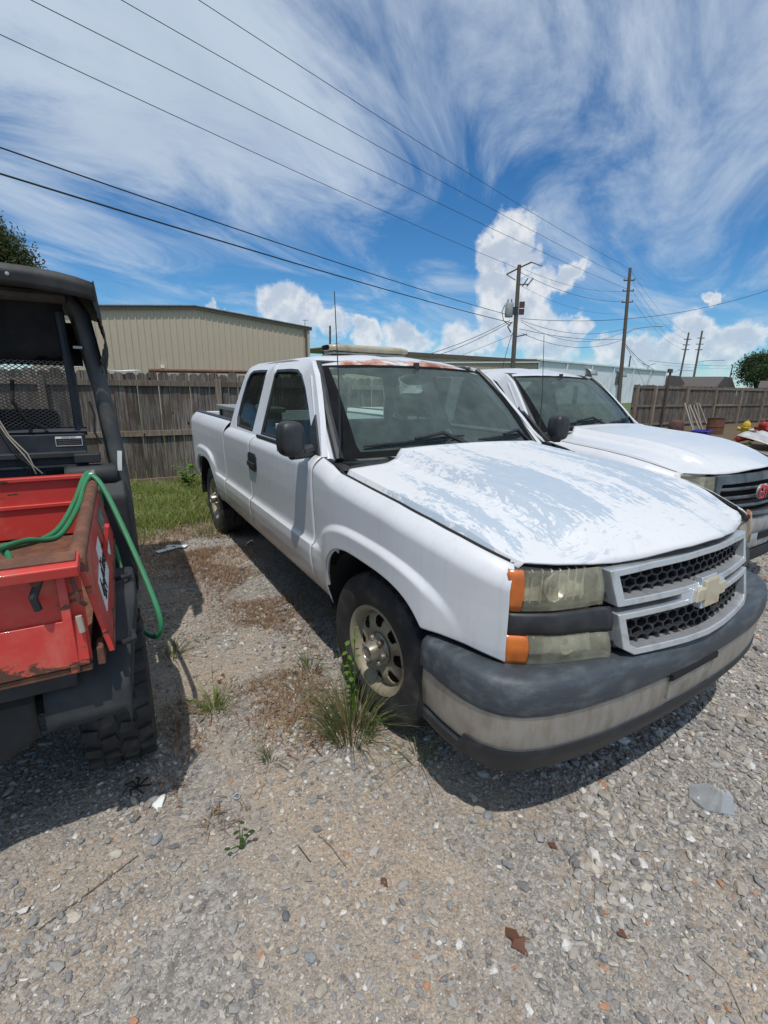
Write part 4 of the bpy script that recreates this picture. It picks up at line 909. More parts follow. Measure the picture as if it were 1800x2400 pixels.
# expanded-metal rear screen
ms = B()
yl, yh, zl, zh = -1.36, -0.06, 1.37, 1.72
k = -60
step = 0.017
def seg(y, z, dy, dz): pass
for sgn in (1, -1):
    c = -2.0
    while c < 2.0:
        pts = []
        for y in (yl, yh):
            z = (zl+zh)/2+sgn*0.62*(y-(yl+yh)/2)+c
            pts.append((y, z))
        (ya, za), (yb, zb) = pts
        def clip(ya, za, yb, zb):
            t0, t1 = 0.0, 1.0
            for lo, hi, a, d in ((zl, zh, za, zb-za),):
                ta, tb = (lo-a)/d, (hi-a)/d
                t0, t1 = max(t0, min(ta, tb)), min(t1, max(ta, tb))
            return t0, t1
        t0, t1 = clip(ya, za, yb, zb)
        if t1 > t0:
            p = Vector((-1.495+0.003*sgn, ya+(yb-ya)*t0, za+(zb-za)*t0)); q = Vector((-1.495+0.003*sgn, ya+(yb-ya)*t1, za+(zb-za)*t1))
            n = Vector((0, -(q-p).z, (q-p).y)).normalized()*0.0019; o = Vector((0.003, 0, 0))
            ms.add([p-n, q-n, q+n, p+n, p-n-o, q-n-o, q+n-o, p+n-o], [(0, 1, 2, 3), (7, 6, 5, 4), (0, 4, 5, 1), (2, 6, 7, 3)])
        c += step
sc = ms.build('rear_screen', 'mesh_steel', utv, smooth=0); tag(sc, None, None, kind='stuff')
# canopy, torn rear curtain, side flap
def can(u, v):
    x = -1.25-1.65*u; y = 0.105-1.63*v; e = 2*abs(v-.5); g = 2*abs(u-.5)
    return (x, y, 2.140-0.045*e**6-0.035*g**10+0.008*math.sin(9*u)*math.sin(7*v))
cn = B().grid(can, 24, 24).build('canopy', 'canopy_vinyl', utv, solid=0.012)
edge = [can(0, i/30) for i in range(31)]
B().grid(lambda u, v: (-1.245-0.012*v+0.006*math.sin(20*u), 0.105-1.63*u, can(0, u)[2]+0.004-(0.072+0.006*math.sin(14*u))*v), 40, 4).build('canopy_valance', 'canopy_vinyl', cn, solid=0.008)
B().lathe([(0, .006), (0.008, .004), (0.008, -.002)], 10, 'x', c=(-1.238, -0.22, 2.075)).build('eyelet', 'galv', cn)
def torn(u):
    r_ = random.Random(int(u*60)); return 1.71+0.025*r_.random()+0.02*math.sin(23*u)
B().grid(lambda u, v: (-1.53+0.01*math.sin(15*u), -0.05-1.34*u, 2.06+(torn(u)-2.06)*v), 61, 6).build('rear_curtain', 'canvas_black', cn, solid=0.004)
def sflap(u, v):
    x = -1.27-0.015*math.sin(6*v)-1.55*u; r_ = random.Random(int(v*40)+7)
    if u == 0: x += 0.05*r_.random()*v+0.05*ss(.35, .6, v)+0.03*ss(.8, 1, v)
    lo = 1.66+0.05*math.sin(9*u)
    return (x, 0.105-0.015*math.sin(8*v)+0.012*r_.random()*v, 2.088+(lo-2.088)*v)
B().grid(sflap, 14, 41).build('side_curtain', 'canvas_black', cn, solid=0.004)
B().grid(lambda u, v: (-1.27-1.55*u, -1.52, 2.11-0.45*v), 6, 6).build('side_curtain', 'canvas_black', cn, solid=0.004)
B().grid(lambda u, v: (-2.75, -0.05-1.34*u, 2.03-0.30*v), 4, 4).build('front_curtain', 'canvas_black', cn, solid=0.004)
# seat back and dash silhouettes in the cab
for y in (-0.38, -1.04): bx('seat_back', 'canvas_black', utv, (-1.66, y, 1.27), (0.10, 0.46, 0.40), ry(-0.15), bevel=0.04)
bx('control_panel', 'grey_plastic', utv, (-2.45, -0.71, 1.05), (0.25, 1.2, 0.2), bevel=0.04)
B().tube([(-1.44, -0.30, 1.62), (-1.41, -0.31, 1.52), (-1.43, -0.27, 1.42), (-1.47, -0.20, 1.38)], 0.009, 8).build('loose_strap', 'canvas_black', utv)
for dy, m in ((0, 'wire_pale'), (0.012, 'wire_pale'), (-0.012, 'cable'), (-.02, 'cable')):
    B().tube([(-1.47, -0.42, 1.62+dy), (-1.44, -0.405+dy, 1.46), (-1.42, -0.36+dy*.8, 1.35), (-1.40, -0.305+dy*1.6, 1.26), (-1.39, -0.275+dy*.4, 1.20), (-1.40, -0.265+dy*2.2, 1.155)], 0.0035, 6).build('loose_wire', m, utv)

# garden hose: coils in the bed, then over the side rail and down to the ground side
def spline(ps, n=10):
    ps = [Vector(p) for p in ps]; q = [ps[0]*2-ps[1]]+ps+[ps[-1]*2-ps[-2]]; out = []
    for i in range(1, len(q)-2):
        for k in range(n):
            t = k/n; a, b_, c, d = q[i-1], q[i], q[i+1], q[i+2]
            out.append(0.5*((2*b_)+(c-a)*t+(2*a-5*b_+4*c-d)*t*t+(3*b_-a-3*c+d)*t**3))
    return out+[ps[-1]]
hz = 0.842
def coil(cx, cy, r, a0, a1, z, n=9): return [(cx+r*math.cos(a0+(a1-a0)*i/n), cy+r*0.9*math.sin(a0+(a1-a0)*i/n), z+0.012*(i % 3)) for i in range(n+1)]
pts = coil(-0.25, -2.60, 0.25, 0, 9.5, .86)+coil(-0.24, -2.50, 0.22, 3.6, 9.9, .93)+coil(-0.22, -2.42, 0.17, 3.9, 9.3, .995)
pts += [(-0.22, -2.34, 1.04), (-0.40, -2.24, 1.02), (-0.52, -2.14, .99), (-0.74, -2.065, 1.06), (-0.90, -2.03, 1.14), (-0.94, -1.995, 1.163), (-0.88, -1.955, 1.11), (-0.70, -1.90, 0.96), (-0.50, -1.84, 0.76), (-0.38, -1.808, 0.62), (-0.36, -1.808, 0.54), (-0.42, -1.835, 0.485), (-0.55, -1.875, 0.475), (-0.75, -1.90, 0.50), (-0.95, -1.92, 0.60), (-1.08, -1.945, 0.78), (-1.08, -1.975, 1.02), (-1.02, -1.995, 1.158), (-0.96, -2.03, 1.160), (-0.80, -2.085, 1.06), (-0.60, -2.16, .985), (-0.44, -2.28, .99), (-0.30, -2.42, 1.02), (-0.30, -2.52, 1.0), (-0.48, -2.58, .95)]
tag(B().tube(spline(pts, 9), 0.0120, 10).build('garden_hose', 'hose_green', None), 'green garden hose coiled in the red bed and looped over its side', 'hose')

# ------------------------------------------------------------------ wooden fences: every picket, rail and post its own piece
def picket_meshes(n=7, h=1.78, w=0.149):
    out = []
    for i in range(n):
        r_ = random.Random(40+i); w_ = w*(0.95+0.07*r_.random()); c = 0.03+0.012*r_.random(); hh = h+r_.uniform(-.015, .02); b = B()
        poly = [(-w_/2, 0), (w_/2, 0), (w_/2, hh-c), (w_/2-c, hh), (-w_/2+c, hh-r_.uniform(0, .006)), (-w_/2, hh-c)]
        warp = r_.uniform(-.008, .008)
        b.prism(poly, lambda a, z, d: (d+warp*z*z*0.4, a+r_.uniform(-.0015, .0015), z), -0.008, 0.008)
        o = b.build('picket', 'fence_wood', None, smooth=0); out.append(o.data); bpy.data.objects.remove(o)
    return out
PK = picket_meshes()
def fence(name, label, X, y0, y1, pitch, h, rails, post_ys, front, kick=None, post_h=None, post_w=0.09, zjit=0.012):
    T = thing(name, label, 'fence', (X, (y0+y1)/2, 0)); cy = (y0+y1)/2
    r_ = random.Random(3)
    y = y0
    while y < y1:
        o = bpy.data.objects.new('picket', r_.choice(PK)); COL.objects.link(o); o.parent = T
        o.location = (r_.uniform(-.004, .004), y-cy+r_.uniform(-.004, .004), 0.03+r_.uniform(-zjit, zjit)); o.rotation_euler = (r_.uniform(-.006, .006), 0, r_.choice((0, math.pi))+r_.uniform(-.03, .03)); o.scale = (1, 1, h/1.78)
        y += pitch
    xs = 0.028*front
    for z, th in rails:
        ys = [y0-0.1]+[p for p in post_ys if y0 < p < y1]+[y1+0.1]
        for a, b_ in zip(ys[:-1], ys[1:]):
            dz = r_.uniform(-.012, .012)
            bx('rail', 'rail_wood', T, (xs, (a+b_)/2-cy, z+dz), (0.038, b_-a-0.012, th), rx(r_.uniform(-.003, .003)), bevel=0.003)
    for p in post_ys:
        bx('post', 'rail_wood', T, (xs+front*(0.005 if post_h is None else 0.03), p-cy, (post_h or h-0.06)/2), (post_w*0.85, post_w, post_h or h-0.06), bevel=0.004)
    return T
fence('wooden_fence', 'weathered grey wooden fence behind the red utility vehicle and the white trucks', -6.62, -5.0, 8.2, 0.155, 1.755, ((1.605, 0.088), (0.845, 0.085), (0.065, 0.09)), (-4.95, -2.56, -0.15, 2.29, 4.73, 7.17), 1)
fence('wooden_fence', 'distant weathered fence with heavy posts beyond the hood of the GMC truck', -10.6, 18.1, 44.0, 0.152, 1.86, ((1.78, 0.09), (0.98, 0.09), (0.16, 0.10)), (18.2, 19.6, 22.3, 25.0, 27.7, 30.4, 33.1, 35.8, 38.5, 41.2, 43.9), 1, post_h=1.84, post_w=0.16)
tag(B().tube([(-10.45, 20.35, 0), (-10.45, 20.4, 2.5)], 0.05, 8).box((-10.43, 20.32, 2.52), (0.06, 0.34, 0.16)).build('floodlight_post', 'pole_wood', None, smooth=0), 'thin dark post with a floodlight head standing at the far fence', 'post')
tag(B().tube([(-8.6, -0.98, 1.845), (-8.6, 3.2, 1.90)], 0.035, 8).tube([(-8.6, -0.9, 0), (-8.6, -0.9, 1.83)], 0.04, 8).tube([(-8.6, 3.1, 0), (-8.6, 3.1, 1.88)], 0.04, 8).build('pipe_rack', 'rust', None), 'dark pipe rack showing just above the near fence', 'pipe rack')
tag(B().grid(lambda u, v: (-8.0-1.2*v, -2.5+1.35*u, 1.80+0.045*math.sin(3.1*u)+0.03*v-0.03*math.cos(9*u)), 16, 6).build('white_tarp', 'tarp_white', None, solid=0.01), 'white tarp edge peeping over the near wooden fence', 'tarp')
tag(bx('tarp_stack', 'rusty_box', None, (-8.6, -1.85, 0.88), (1.0, 1.2, 1.76)), 'brown crate under the white tarp behind the near fence', 'crate')

# ------------------------------------------------------------------ metal buildings with ribbed wall sheets
def rib_sheet(w, h0, h1, pitch=0.30, depth=0.035):
    """one wall sheet: width along y, height h0 -> h1 across it, trapezoid ribs"""
    b = B(); pts = []
    n = max(1, round(w/pitch))
    for i in range(n):
        o = w*i/n; q = w/n
        pts += [(o, 0), (o+q*.66, 0), (o+q*.74, depth), (o+q*.90, depth), (o+q*.98, 0)]
    pts.append((w, 0))
    v = []
    for y, d in pts: v += [(d, y, 0), (d, y, h0+(h1-h0)*y/w)]
    return b.add(v, [(2*i, 2*i+2, 2*i+3, 2*i+1) for i in range(len(pts)-1)])
def hz_tan(y): return lerp([-4.2, 3.12, 9.44], [4.72, 5.40, 4.80], y)
tan = thing('metal_building', 'tan ribbed metal building with low gable behind the fence', 'building', (-26, 0, 0))
ys = np.linspace(-4.2, 9.44, 16)
for a, b_ in zip(ys[:-1], ys[1:]):
    o = rib_sheet(float(b_-a), hz_tan(a), hz_tan(b_)).build('wall_sheet', 'tan_metal', tan, smooth=0); o.location = (0, float(a), 0)
for a, b_ in ((-4.4, 3.12), (3.12, 9.6)):
    za, zb = hz_tan(max(a, -4.2))+0.0, hz_tan(min(b_, 9.44))
    B().prism([(a, za-0.03), (b_, zb-0.03), (b_, zb+0.13), (a, za+0.13)], lambda p, q, d: (d, p, q), -0.06, 0.16).build('roof_trim', 'tan_trim', tan, smooth=0)
    B().prism([(a, za+0.12), (b_, zb+0.12), (b_, zb+0.16), (a, za+0.16)], lambda p, q, d: (d, p, q), -30, 0.20).build('roof', 'galv', tan, smooth=0)
bx('corner_trim', 'tan_metal', tan, (0.03, 9.40, 2.4), (0.10, 0.16, 4.76))
bx('side_wall', 'tan_metal', tan, (-15, 9.42, 2.38), (30, 0.04, 4.74))
bx('wall_lamp', 'paper_white', tan, (0.10, 1.29, 2.44), (0.12, 0.16, 0.16))
bx('downpipe', 'tan_trim', tan, (0.10, 9.25, 2.4), (0.08, 0.10, 4.7))
B().tube([(0.0, 9.2, 4.8), (0.0, 9.25, 5.35)], 0.03, 6).tube([(0, 9.1, 5.3), (0, 9.45, 5.34)], 0.02, 6).build('vent_pipe', 'galv', tan)
low = thing('metal_building', 'low tan shed roof showing above the truck roofs beside the pole', 'building', (-34, 0, 0))
ys = np.linspace(14.0, 38.2, 25)
for a, b_ in zip(ys[:-1], ys[1:]):
    o = rib_sheet(float(b_-a), 4.25, 4.25).build('wall_sheet', 'tan_metal', low, smooth=0); o.location = (0, float(a), 0)
bx('fascia', 'tan_trim', low, (0.12, 26.1, 4.40), (0.2, 24.4, 0.32)); bx('roof', 'tan_metal', low, (-5, 26.1, 4.62), (10, 24.4, 0.06), ry(0.02))
B().prism([(21.0, 3.60), (38.2, 4.30), (38.2, 4.40), (21.0, 3.70)], lambda p, q, d: (d, p, q), 0.25, 0.33).build('gutter', 'paper_white', low, smooth=0)
# white building: one long wall running away to the right
A_, E_ = Vector((-34.2, 38.4)), Vector((-40.2, 73.3)); L = (E_-A_).length; ang = math.atan2(-(E_-A_).x, (E_-A_).y)
wh = thing('metal_building', 'long white ribbed metal building running away to the right', 'building', (A_.x, A_.y, 0), ang)
n = 36
for i in range(n):
    w = L/n; o = rib_sheet(w, 4.55, 4.55, 0.33).build('wall_sheet', 'white_metal', wh, smooth=0) if i == 0 else clone(o, wh)
    o.location = (0, i*w, 0)
bx('eave_trim', 'white_metal', wh, (0.10, L/2, 4.62), (0.22, L+0.3, 0.16)); bx('roof', 'galv', wh, (-6, L/2, 4.85), (12.2, L+0.3, 0.06), ry(0.03)); bx('end_wall', 'white_metal', wh, (-6, L, 2.3), (12, 0.04, 4.6))
for i in range(0, n+1, 6): bx('downpipe', 'white_metal', wh, (0.12, i*L/n, 2.3), (0.12, 0.18, 4.5))
for y in (11.2, 19.4):
    hood_ = B().grid(lambda u, v, y=y: (0.05+0.75*math.sin(math.pi*.5*u), y-0.8+1.6*v, 3.35-0.0+0.75*math.cos(math.pi*.5*u)), 9, 3).build('vent_hood', 'galv', wh, solid=0.03)
    bx('vent_louvre', 'pane_dark', hood_, (0.06, y, 2.9), (0.06, 1.4, 1.0))
    for k in range(4): bx('louvre_slat', 'galv', hood_, (0.11, y, 2.55+0.24*k), (0.06, 1.4, 0.07), ry(0.5))
bx('door', 'pane_dark', wh, (0.06, 8.6, 1.05), (0.06, 1.0, 2.1))
# far houses beyond the fence
def house(label, x, y, w, d, h, rh, rz_):
    T = thing('house', label, 'house', (x, y, 0), rz_, 'low houses beyond the far fence')
    bx('wall', 'wall_far', T, (0, 0, h/2), (d, w, h))
    B().prism([(-w/2-.5, h), (w/2+.5, h), (0.0+w*.2, h+rh), (-w*.2, h+rh)], lambda a, c, q: (q, a, c), -d/2-.4, d/2+.4).build('roof', 'roof_far', T, smooth=0)
    for yy in (-w*.28, w*.1, w*.34):
        f = bx('window', 'pane_dark', T, (d/2+.02, yy, h*.55), (0.05, 1.2, 1.1)); bx('window_sill', 'paper_white', f, (d/2+.06, yy, h*.55-.6), (0.1, 1.4, 0.1))
house('low dark-roofed house seen over the far fence, left of the row', -46, 78, 13, 8, 2.5, 1.6, 0.2)
house('low grey-roofed house seen over the far fence, middle of the row', -44, 91, 15, 8, 2.5, 1.7, 0.25)
house('long low brown-roofed house at the right edge below the round tree', -30, 93, 16, 9, 2.4, 1.1, 0.35)

# ------------------------------------------------------------------ poles and wires
def pole(name, label, base, top, r0=0.17, r1=0.11, grp='wooden utility poles'):
    T = thing(name, label, 'utility pole', (base[0], base[1], 0), 0, grp)
    t = (top[0]-base[0], top[1]-base[1], top[2])
    B().tube([(0, 0, -0.2), (t[0]*.5, t[1]*.5, t[2]*.5), t], [r0, (r0+r1)/2, r1], 12).build('shaft', 'pole_wood', T)
    return T
Pv = Vector((0.72, 0.69, 0)).normalized()      # across the view
p1 = pole('utility_pole', 'wooden utility pole carrying a grey transformer can and brown box', (-27.6, 28.2), (-28.2, 28.5, 11.2), 0.20, 0.15)
B().tube([(-0.6-.95*Pv.x, 0.3-.95*Pv.y, 10.55), (-0.55, 0.3, 11.0), (-0.5+.85*Pv.x, 0.3+.85*Pv.y, 11.35)], 0.055, 6).build('cross_arm', 'pole_wood', p1)
B().tube([(-0.5+.85*Pv.x, 0.3+.85*Pv.y, 11.35), (-0.3+1.6*Pv.x, 0.3+1.4*Pv.y, 11.0)], 0.05, 6).build('insulator_string', 'insulator', p1)
B().tube([(-0.6-.95*Pv.x, 0.3-.95*Pv.y, 10.55), (-0.6-.2*Pv.x, 0.3-.2*Pv.y, 10.1)], 0.04, 6).build('insulator_string', 'insulator', p1)
for k in range(2): B().tube([(-.5+(.3+.35*k)*Pv.x, .3+(.3+.35*k)*Pv.y, 9.6), (-.4+(.55+.4*k)*Pv.x, .4+(.55+.4*k)*Pv.y, 10.2)], 0.05, 6).build('fuse_cutout', 'insulator', p1)
bx('fuse_arm', 'pole_wood', p1, (-.45+.35*Pv.x, .3+.35*Pv.y, 9.75), (0.9, 0.08, 0.08), rz(math.atan2(Pv.y, Pv.x)))
can_ = B().lathe([(0, 7.28), (0.30, 7.28), (0.33, 7.34), (0.33, 8.30), (0.28, 8.38), (0, 8.40)], 20, 'z', c=(-.3-.62*Pv.x, .15-.62*Pv.y, 0)).build('transformer_can', 'transformer', p1)
for k in (-1, 1): B().lathe([(0, .28), (0.04, .26), (0.055, .12), (0.04, 0)], 8, 'z', c=(-.3-(.62+.14*k)*Pv.x, .15-(.62+.14*k)*Pv.y, 8.38)).build('bushing', 'insulator', can_)
bxx = bx('equipment_box', 'rusty_box', p1, (-.35+.36*Pv.x, .2+.36*Pv.y, 7.95), (0.42, 0.38, 0.95), rz(0.8), bevel=0.02); bx('box_band', 'paper_white', bxx, (-.32+.36*Pv.x, .18+.36*Pv.y, 7.9), (0.4, 0.36, 0.06), rz(0.8))
bx('can_bracket', 'pane_dark', p1, (-.28-.2*Pv.x, .18-.2*Pv.y, 7.75), (0.35, 0.2, 0.6), rz(0.8))
B().tube([(-.2, .1, 5.75), (.35, .85, 5.95)], 0.045, 6).build('bracket_arm', 'pole_wood', p1)
B().tube([(-.3-.95*Pv.x, .1-.95*Pv.y, 8.2), (-.3-1.15*Pv.x, .1-1.15*Pv.y, 7.7), (-.3-.95*Pv.x, .1-.95*Pv.y, 7.0), (-.3-.4*Pv.x, .1-.4*Pv.y, 6.6)], 0.03, 6).build('drop_cable', 'cable', p1)
B().tube([(-.3-.25*Pv.x, .1-.25*Pv.y, 6.9), (-.3-.6*Pv.x, .1-.6*Pv.y, 6.55), (-.3-.3*Pv.x, .1-.3*Pv.y, 6.1)], 0.05, 6).build('splice_case', 'cable', p1)
p2 = pole('utility_pole', 'tall leaning wooden pole with four cross brackets and a lamp arm', (-29.3, 45.9), (-32.0, 48.7, 14.25), 0.22, 0.15)
for z, sgn in ((13.0, 1), (11.9, 1), (10.75, 1)):
    q = Vector((-2.7, 2.8, 14.25))*(z/14.25)
    ba = B().box((q.x, q.y, z), (1.1, 0.10, 0.10), rz(math.atan2(Pv.y, Pv.x))).build('bracket', 'pole_wood', p2, smooth=0)
    for k in (-1, 1): B().lathe([(0, .16), (0.05, .12), (0.06, .04), (0.04, 0)], 8, 'z', c=(q.x+k*.5*Pv.x, q.y+k*.5*Pv.y, z+.05)).build('insulator', 'insulator', ba)
q = Vector((-2.7, 2.8, 14.25))*(7.6/14.25)
la = B().tube([(q.x, q.y, 7.5), (q.x+.9*Pv.x, q.y+.9*Pv.y, 8.0), (q.x+2.9*Pv.x, q.y+2.9*Pv.y, 8.25)], 0.05, 6).build('lamp_arm', 'galv', p2); bx('lamp_head', 'galv', la, (q.x+3.2*Pv.x, q.y+3.2*Pv.y, 8.22), (0.7, 0.25, 0.12), rz(math.atan2(Pv.y, Pv.x)), bevel=0.03)
p3 = pole('utility_pole', 'left one of two distant leaning poles above the far fence', (-51.6, 99.0), (-53.3, 102.9, 13.2), 0.20, 0.15)
p4 = pole('utility_pole', 'right one of two distant leaning poles, with a long lamp arm', (-50.0, 101.2), (-52.0, 105.3, 13.6), 0.22, 0.16)
for T, tz, tt in ((p3, (11.9, 10.8, 9.9), (-1.7, 3.9, 13.2)), (p4, (12.2, 11.0, 9.9), (-2.0, 4.1, 13.6))):
    for z in tz: bx('bracket', 'pole_wood', T, (tt[0]*z/tt[2], tt[1]*z/tt[2], z), (1.3, 0.14, 0.14), rz(0.77))
B().tube([(-1.15, 2.35, 7.4), (-.2, 3.6, 7.75), (2.2, 6.4, 7.9)], 0.06, 6).build('lamp_arm', 'galv', p4)
B().tube([(-.6, 1.3, 5.7), (-2.6, -1.2, 5.9)], 0.06, 6).build('lamp_arm', 'galv', p4)
pole('utility_pole', 'small far pole left of the round tree at the right edge', (-55.0, 127.0), (-55.0, 127.5, 8.0), 0.16, 0.12)
pole('utility_pole', 'small far pole rising behind the white building roof', (-48.6, 77.0), (-48.7, 77.2, 7.4), 0.15, 0.10)
pole('utility_pole', 'small far pole peeping over the truck roof beside the tan building', (-40.0, 17.2), (-40.0, 17.3, 6.9), 0.12, 0.09)
ltp = thing('street_lamp', 'double-headed area lamp over the white building roof', 'street lamp', (-50, 85, 0), 0)
B().tube([(0, 0, 0), (0, 0, 6.1)], 0.09, 6).build('shaft', 'galv', ltp); B().tube([(-.8, -.8, 6.5), (0, 0, 6.1), (.8, .8, 6.5)], 0.07, 6).build('arm', 'galv', ltp)

def wire(label, a, b_, sag, r=0.012, n=28, ext=0.0):
    a, b_ = Vector(a), Vector(b_)
    if ext: a = a+(a-b_)*ext
    pts = [a.lerp(b_, t/n)-Vector((0, 0, sag*4*(t/n)*(1-t/n))) for t in range(n+1)]
    return tag(B().tube(pts, r, 5).build('power_line', 'cable', None), label, 'power line', 'overhead wires')
wire('thin overhead wire entering at the upper left edge, lowest of the four high ones', (-17.1, -2.91, 11.0), (-28.5, 28.9, 11.0), 0.35, 0.012, ext=.5)
wire('second of the four high overhead wires crossing the sky', (-17.12, -1.37, 12.0), (-31.3, 47.9, 11.95), 0.5, 0.012, ext=.35)
wire('third of the four high overhead wires crossing the sky', (-17.52, 0.91, 13.0), (-31.7, 48.2, 13.1), 0.5, 0.012, ext=.35)
wire('highest overhead wire running to the top of the tall leaning pole', (-17.9, 3.24, 14.0), (-32.0, 48.6, 14.2), 0.5, 0.012, ext=.35)
wire('upper of two thick black cables coming from the left to the transformer pole', (-14.88, -3.16, 7.5), (-28.2, 27.5, 7.45), 0.35, 0.020, ext=.4)
wire('lower of two thick black cables coming from the left to the transformer pole', (-13.63, -3.16, 6.5), (-27.84, 27.7, 6.80), 0.30, 0.024, ext=.4)
wire('wire from the transformer pole top to the upper bracket of the tall pole', (-28.1, 29.2, 10.9), (-31.9, 48.0, 11.9), 0.5)
wire('wire from the transformer pole shoulder to the middle bracket of the tall pole', (-28.2, 28.6, 10.7), (-31.5, 47.8, 10.8), 0.6, 0.016)
wire('faint wire below the shoulder of the transformer pole to the tall pole', (-28.2, 28.6, 9.8), (-31.4, 47.7, 9.6), 0.7, 0.009)
wire('sagging cable rising to the right edge of the sky from the transformer pole', (-27.51, 28.44, 7.13), (-20.0, 60.5, 13.2), 1.6, 0.020)
wire('cable just below the rising one between the two big poles', (-27.5, 28.5, 7.0), (-30.8, 47.4, 8.0), 0.75, 0.018)
wire('deep sagging cable between the two big poles', (-27.5, 28.5, 6.9), (-30.8, 47.3, 7.7), 1.25, 0.016)
wire('straight lower cable between the two big poles', (-27.5, 28.4, 6.35), (-30.6, 47.1, 6.95), 0.35, 0.020)
wire('lowest sagging cable between the two big poles', (-27.3, 28.5, 6.0), (-30.6, 47.1, 6.9), 0.95, 0.018)
wire('service cable from the transformer pole down to the left behind the truck roof', (-27.9, 27.7, 7.0), (-31.5, 19.5, 3.6), 0.35, 0.022)
wire('second service cable alongside, slightly lower, behind the truck roof', (-27.9, 27.7, 6.85), (-31.0, 19.3, 3.3), 0.40, 0.022)
wire('thin guy wire running down left from the transformer pole', (-27.7, 27.9, 5.9), (-31.0, 20.0, 2.6), 0.1, 0.014)
wire('black drop cable from the transformer pole to the low tan roof', (-27.6, 27.9, 6.2), (-24.3, 23.7, 3.0), -0.35, 0.022)
for i, (z0, z1, s_) in enumerate(((14.1, 13.0, 1.0), (13.0, 11.9, 1.2), (11.9, 10.8, 1.3), (10.8, 9.9, 1.2))):
    wire(('topmost', 'second', 'third', 'fourth')[i]+' wire running on from the tall leaning pole to the distant pair', (-32.0+.3*i, 48.8, z0), (-53.2+.2*i, 102.5, z1), s_, 0.012)
wire('thick cable hanging low from the tall pole towards the distant pair', (-30.6, 47.1, 6.7), (-51.9, 100, 6.2), 1.9, 0.028)
wire('thinner cable just under the thick one towards the distant pair', (-30.6, 47.1, 6.5), (-51.9, 100, 5.2), 1.7, 0.016)
wire('guy wire dropping steeply right from the tall pole', (-30.7, 47.3, 6.9), (-31.5, 55.5, 0.8), 0.0, 0.012)
wire('upper far cable behind the distant poles at the right', (-56, 95, 7.6), (-55, 127.4, 7.7), 0.3, 0.03)
wire('lower far cable behind the distant poles at the right', (-56, 100, 7.0), (-55, 127.4, 7.2), 0.3, 0.02)

# ------------------------------------------------------------------ trees
def tree(name, label, base, trunk_h, blobs, mat, n, leaf, limbs, trunk_r=0.3, needle=False, seed=1):
    r_ = np.random.default_rng(seed); T = thing(name, label, 'tree', base)
    B().tube([(0, 0, -.2), (0.1, 0.1, trunk_h*.5), (0.0, 0.2, trunk_h)], [trunk_r*1.2, trunk_r, trunk_r*.55], 10).build('trunk', 'bark', T)
    for (bx_, by_, bz_, rr) in limbs: B().tube([(0, 0.15, trunk_h*.7), (bx_*.5, by_*.5, (trunk_h*.7+bz_)/2+.3), (bx_, by_, bz_)], [trunk_r*.5, trunk_r*.3, trunk_r*.1], 7).build('limb', 'bark', T)
    w = np.array([b_[3]**2 for b_ in blobs]); w = w/w.sum(); v = []; f = []
    ks = r_.choice(len(blobs), n, p=w)
    cl = r_.normal(size=(n, 3)); cl /= np.linalg.norm(cl, axis=1)[:, None]
    rad = r_.uniform(.62, 1.03, n)
    for i in range(n):
        b_ = blobs[ks[i]]; c = np.array(b_[:3])+cl[i]*rad[i]*b_[3]*np.array((1, 1, .78))
        m = 5
        for k in range(m):
            cc = c+r_.normal(size=3)*leaf*1.1; a = r_.normal(size=3); a /= np.linalg.norm(a); t = np.cross(a, r_.normal(size=3)); t /= np.linalg.norm(t)
            l, wd = leaf*r_.uniform(.7, 1.3), leaf*(.30 if needle else .5)
            o = len(v); v += [cc-t*l*.5, cc+np.cross(a, t)*wd*.5, cc+t*l*.5, cc-np.cross(a, t)*wd*.5]; f.append((o, o+1, o+2, o+3))
    bb = B(); bb.v = [tuple(p) for p in v]; bb.f = f
    cr = bb.build('crown', mat, T, smooth=0, recalc=False); tag(cr, None, None, kind='stuff')
tree('pine_tree', 'dark green pine crown above the canopy at the left edge', (-40, -9.4, 0), 11.3, [(0, 0, 11.6, 2.2), (0.5, 2.0, 10.2, 1.9), (1, 3.6, 9.7, 1.25), (0.5, 4.5, 9.0, .8), (0, 2.9, 8.5, 1.4), (0, -1.5, 10.5, 2.4), (0.3, 1.2, 12.3, 1.5), (0, -2.5, 8.5, 2.4), (0.4, 2.3, 11.4, 1.0), (1, 3.8, 8.6, 1.0), (0, 0.3, 8.6, 2.0)], 'leaf_pine', 9000, 0.30, [(0.6, 3.4, 9.6, 1), (0, 2.6, 8.5, 1), (0, -2, 10, 1), (0.2, 1.0, 12, 1)], 0.32, True, 3)
tree('round_tree', 'round dark green tree at the right edge above the far fence', (-40, 103.5, 0), 4.0, [(0, 0, 5.6, 3.4), (2, -4.2, 5.0, 2.0), (1, 4.5, 5.4, 2.8), (0, 1.5, 7.0, 2.2), (0, -2.2, 6.6, 2.0), (2, -6.0, 4.4, 1.1), (0, 8, 5.0, 3.0)], 'leaf_oak', 2600, 0.42, [(0, -3, 4.8, 1), (0, 3, 5, 1), (0, 0, 6.5, 1)], 0.45, False, 5)
tree('small_tree', 'small bare-looking bush tree beside the corner of the tan building', (-42, 18.6, 0), 4.2, [(0, 0, 4.6, .8), (0, .9, 4.3, .6), (0, -.7, 4.2, .5), (0, .4, 5.1, .4)], 'leaf_oak', 260, 0.20, [(0, .9, 4.4, 1), (0, -.7, 4.4, 1)], 0.12, False, 8)

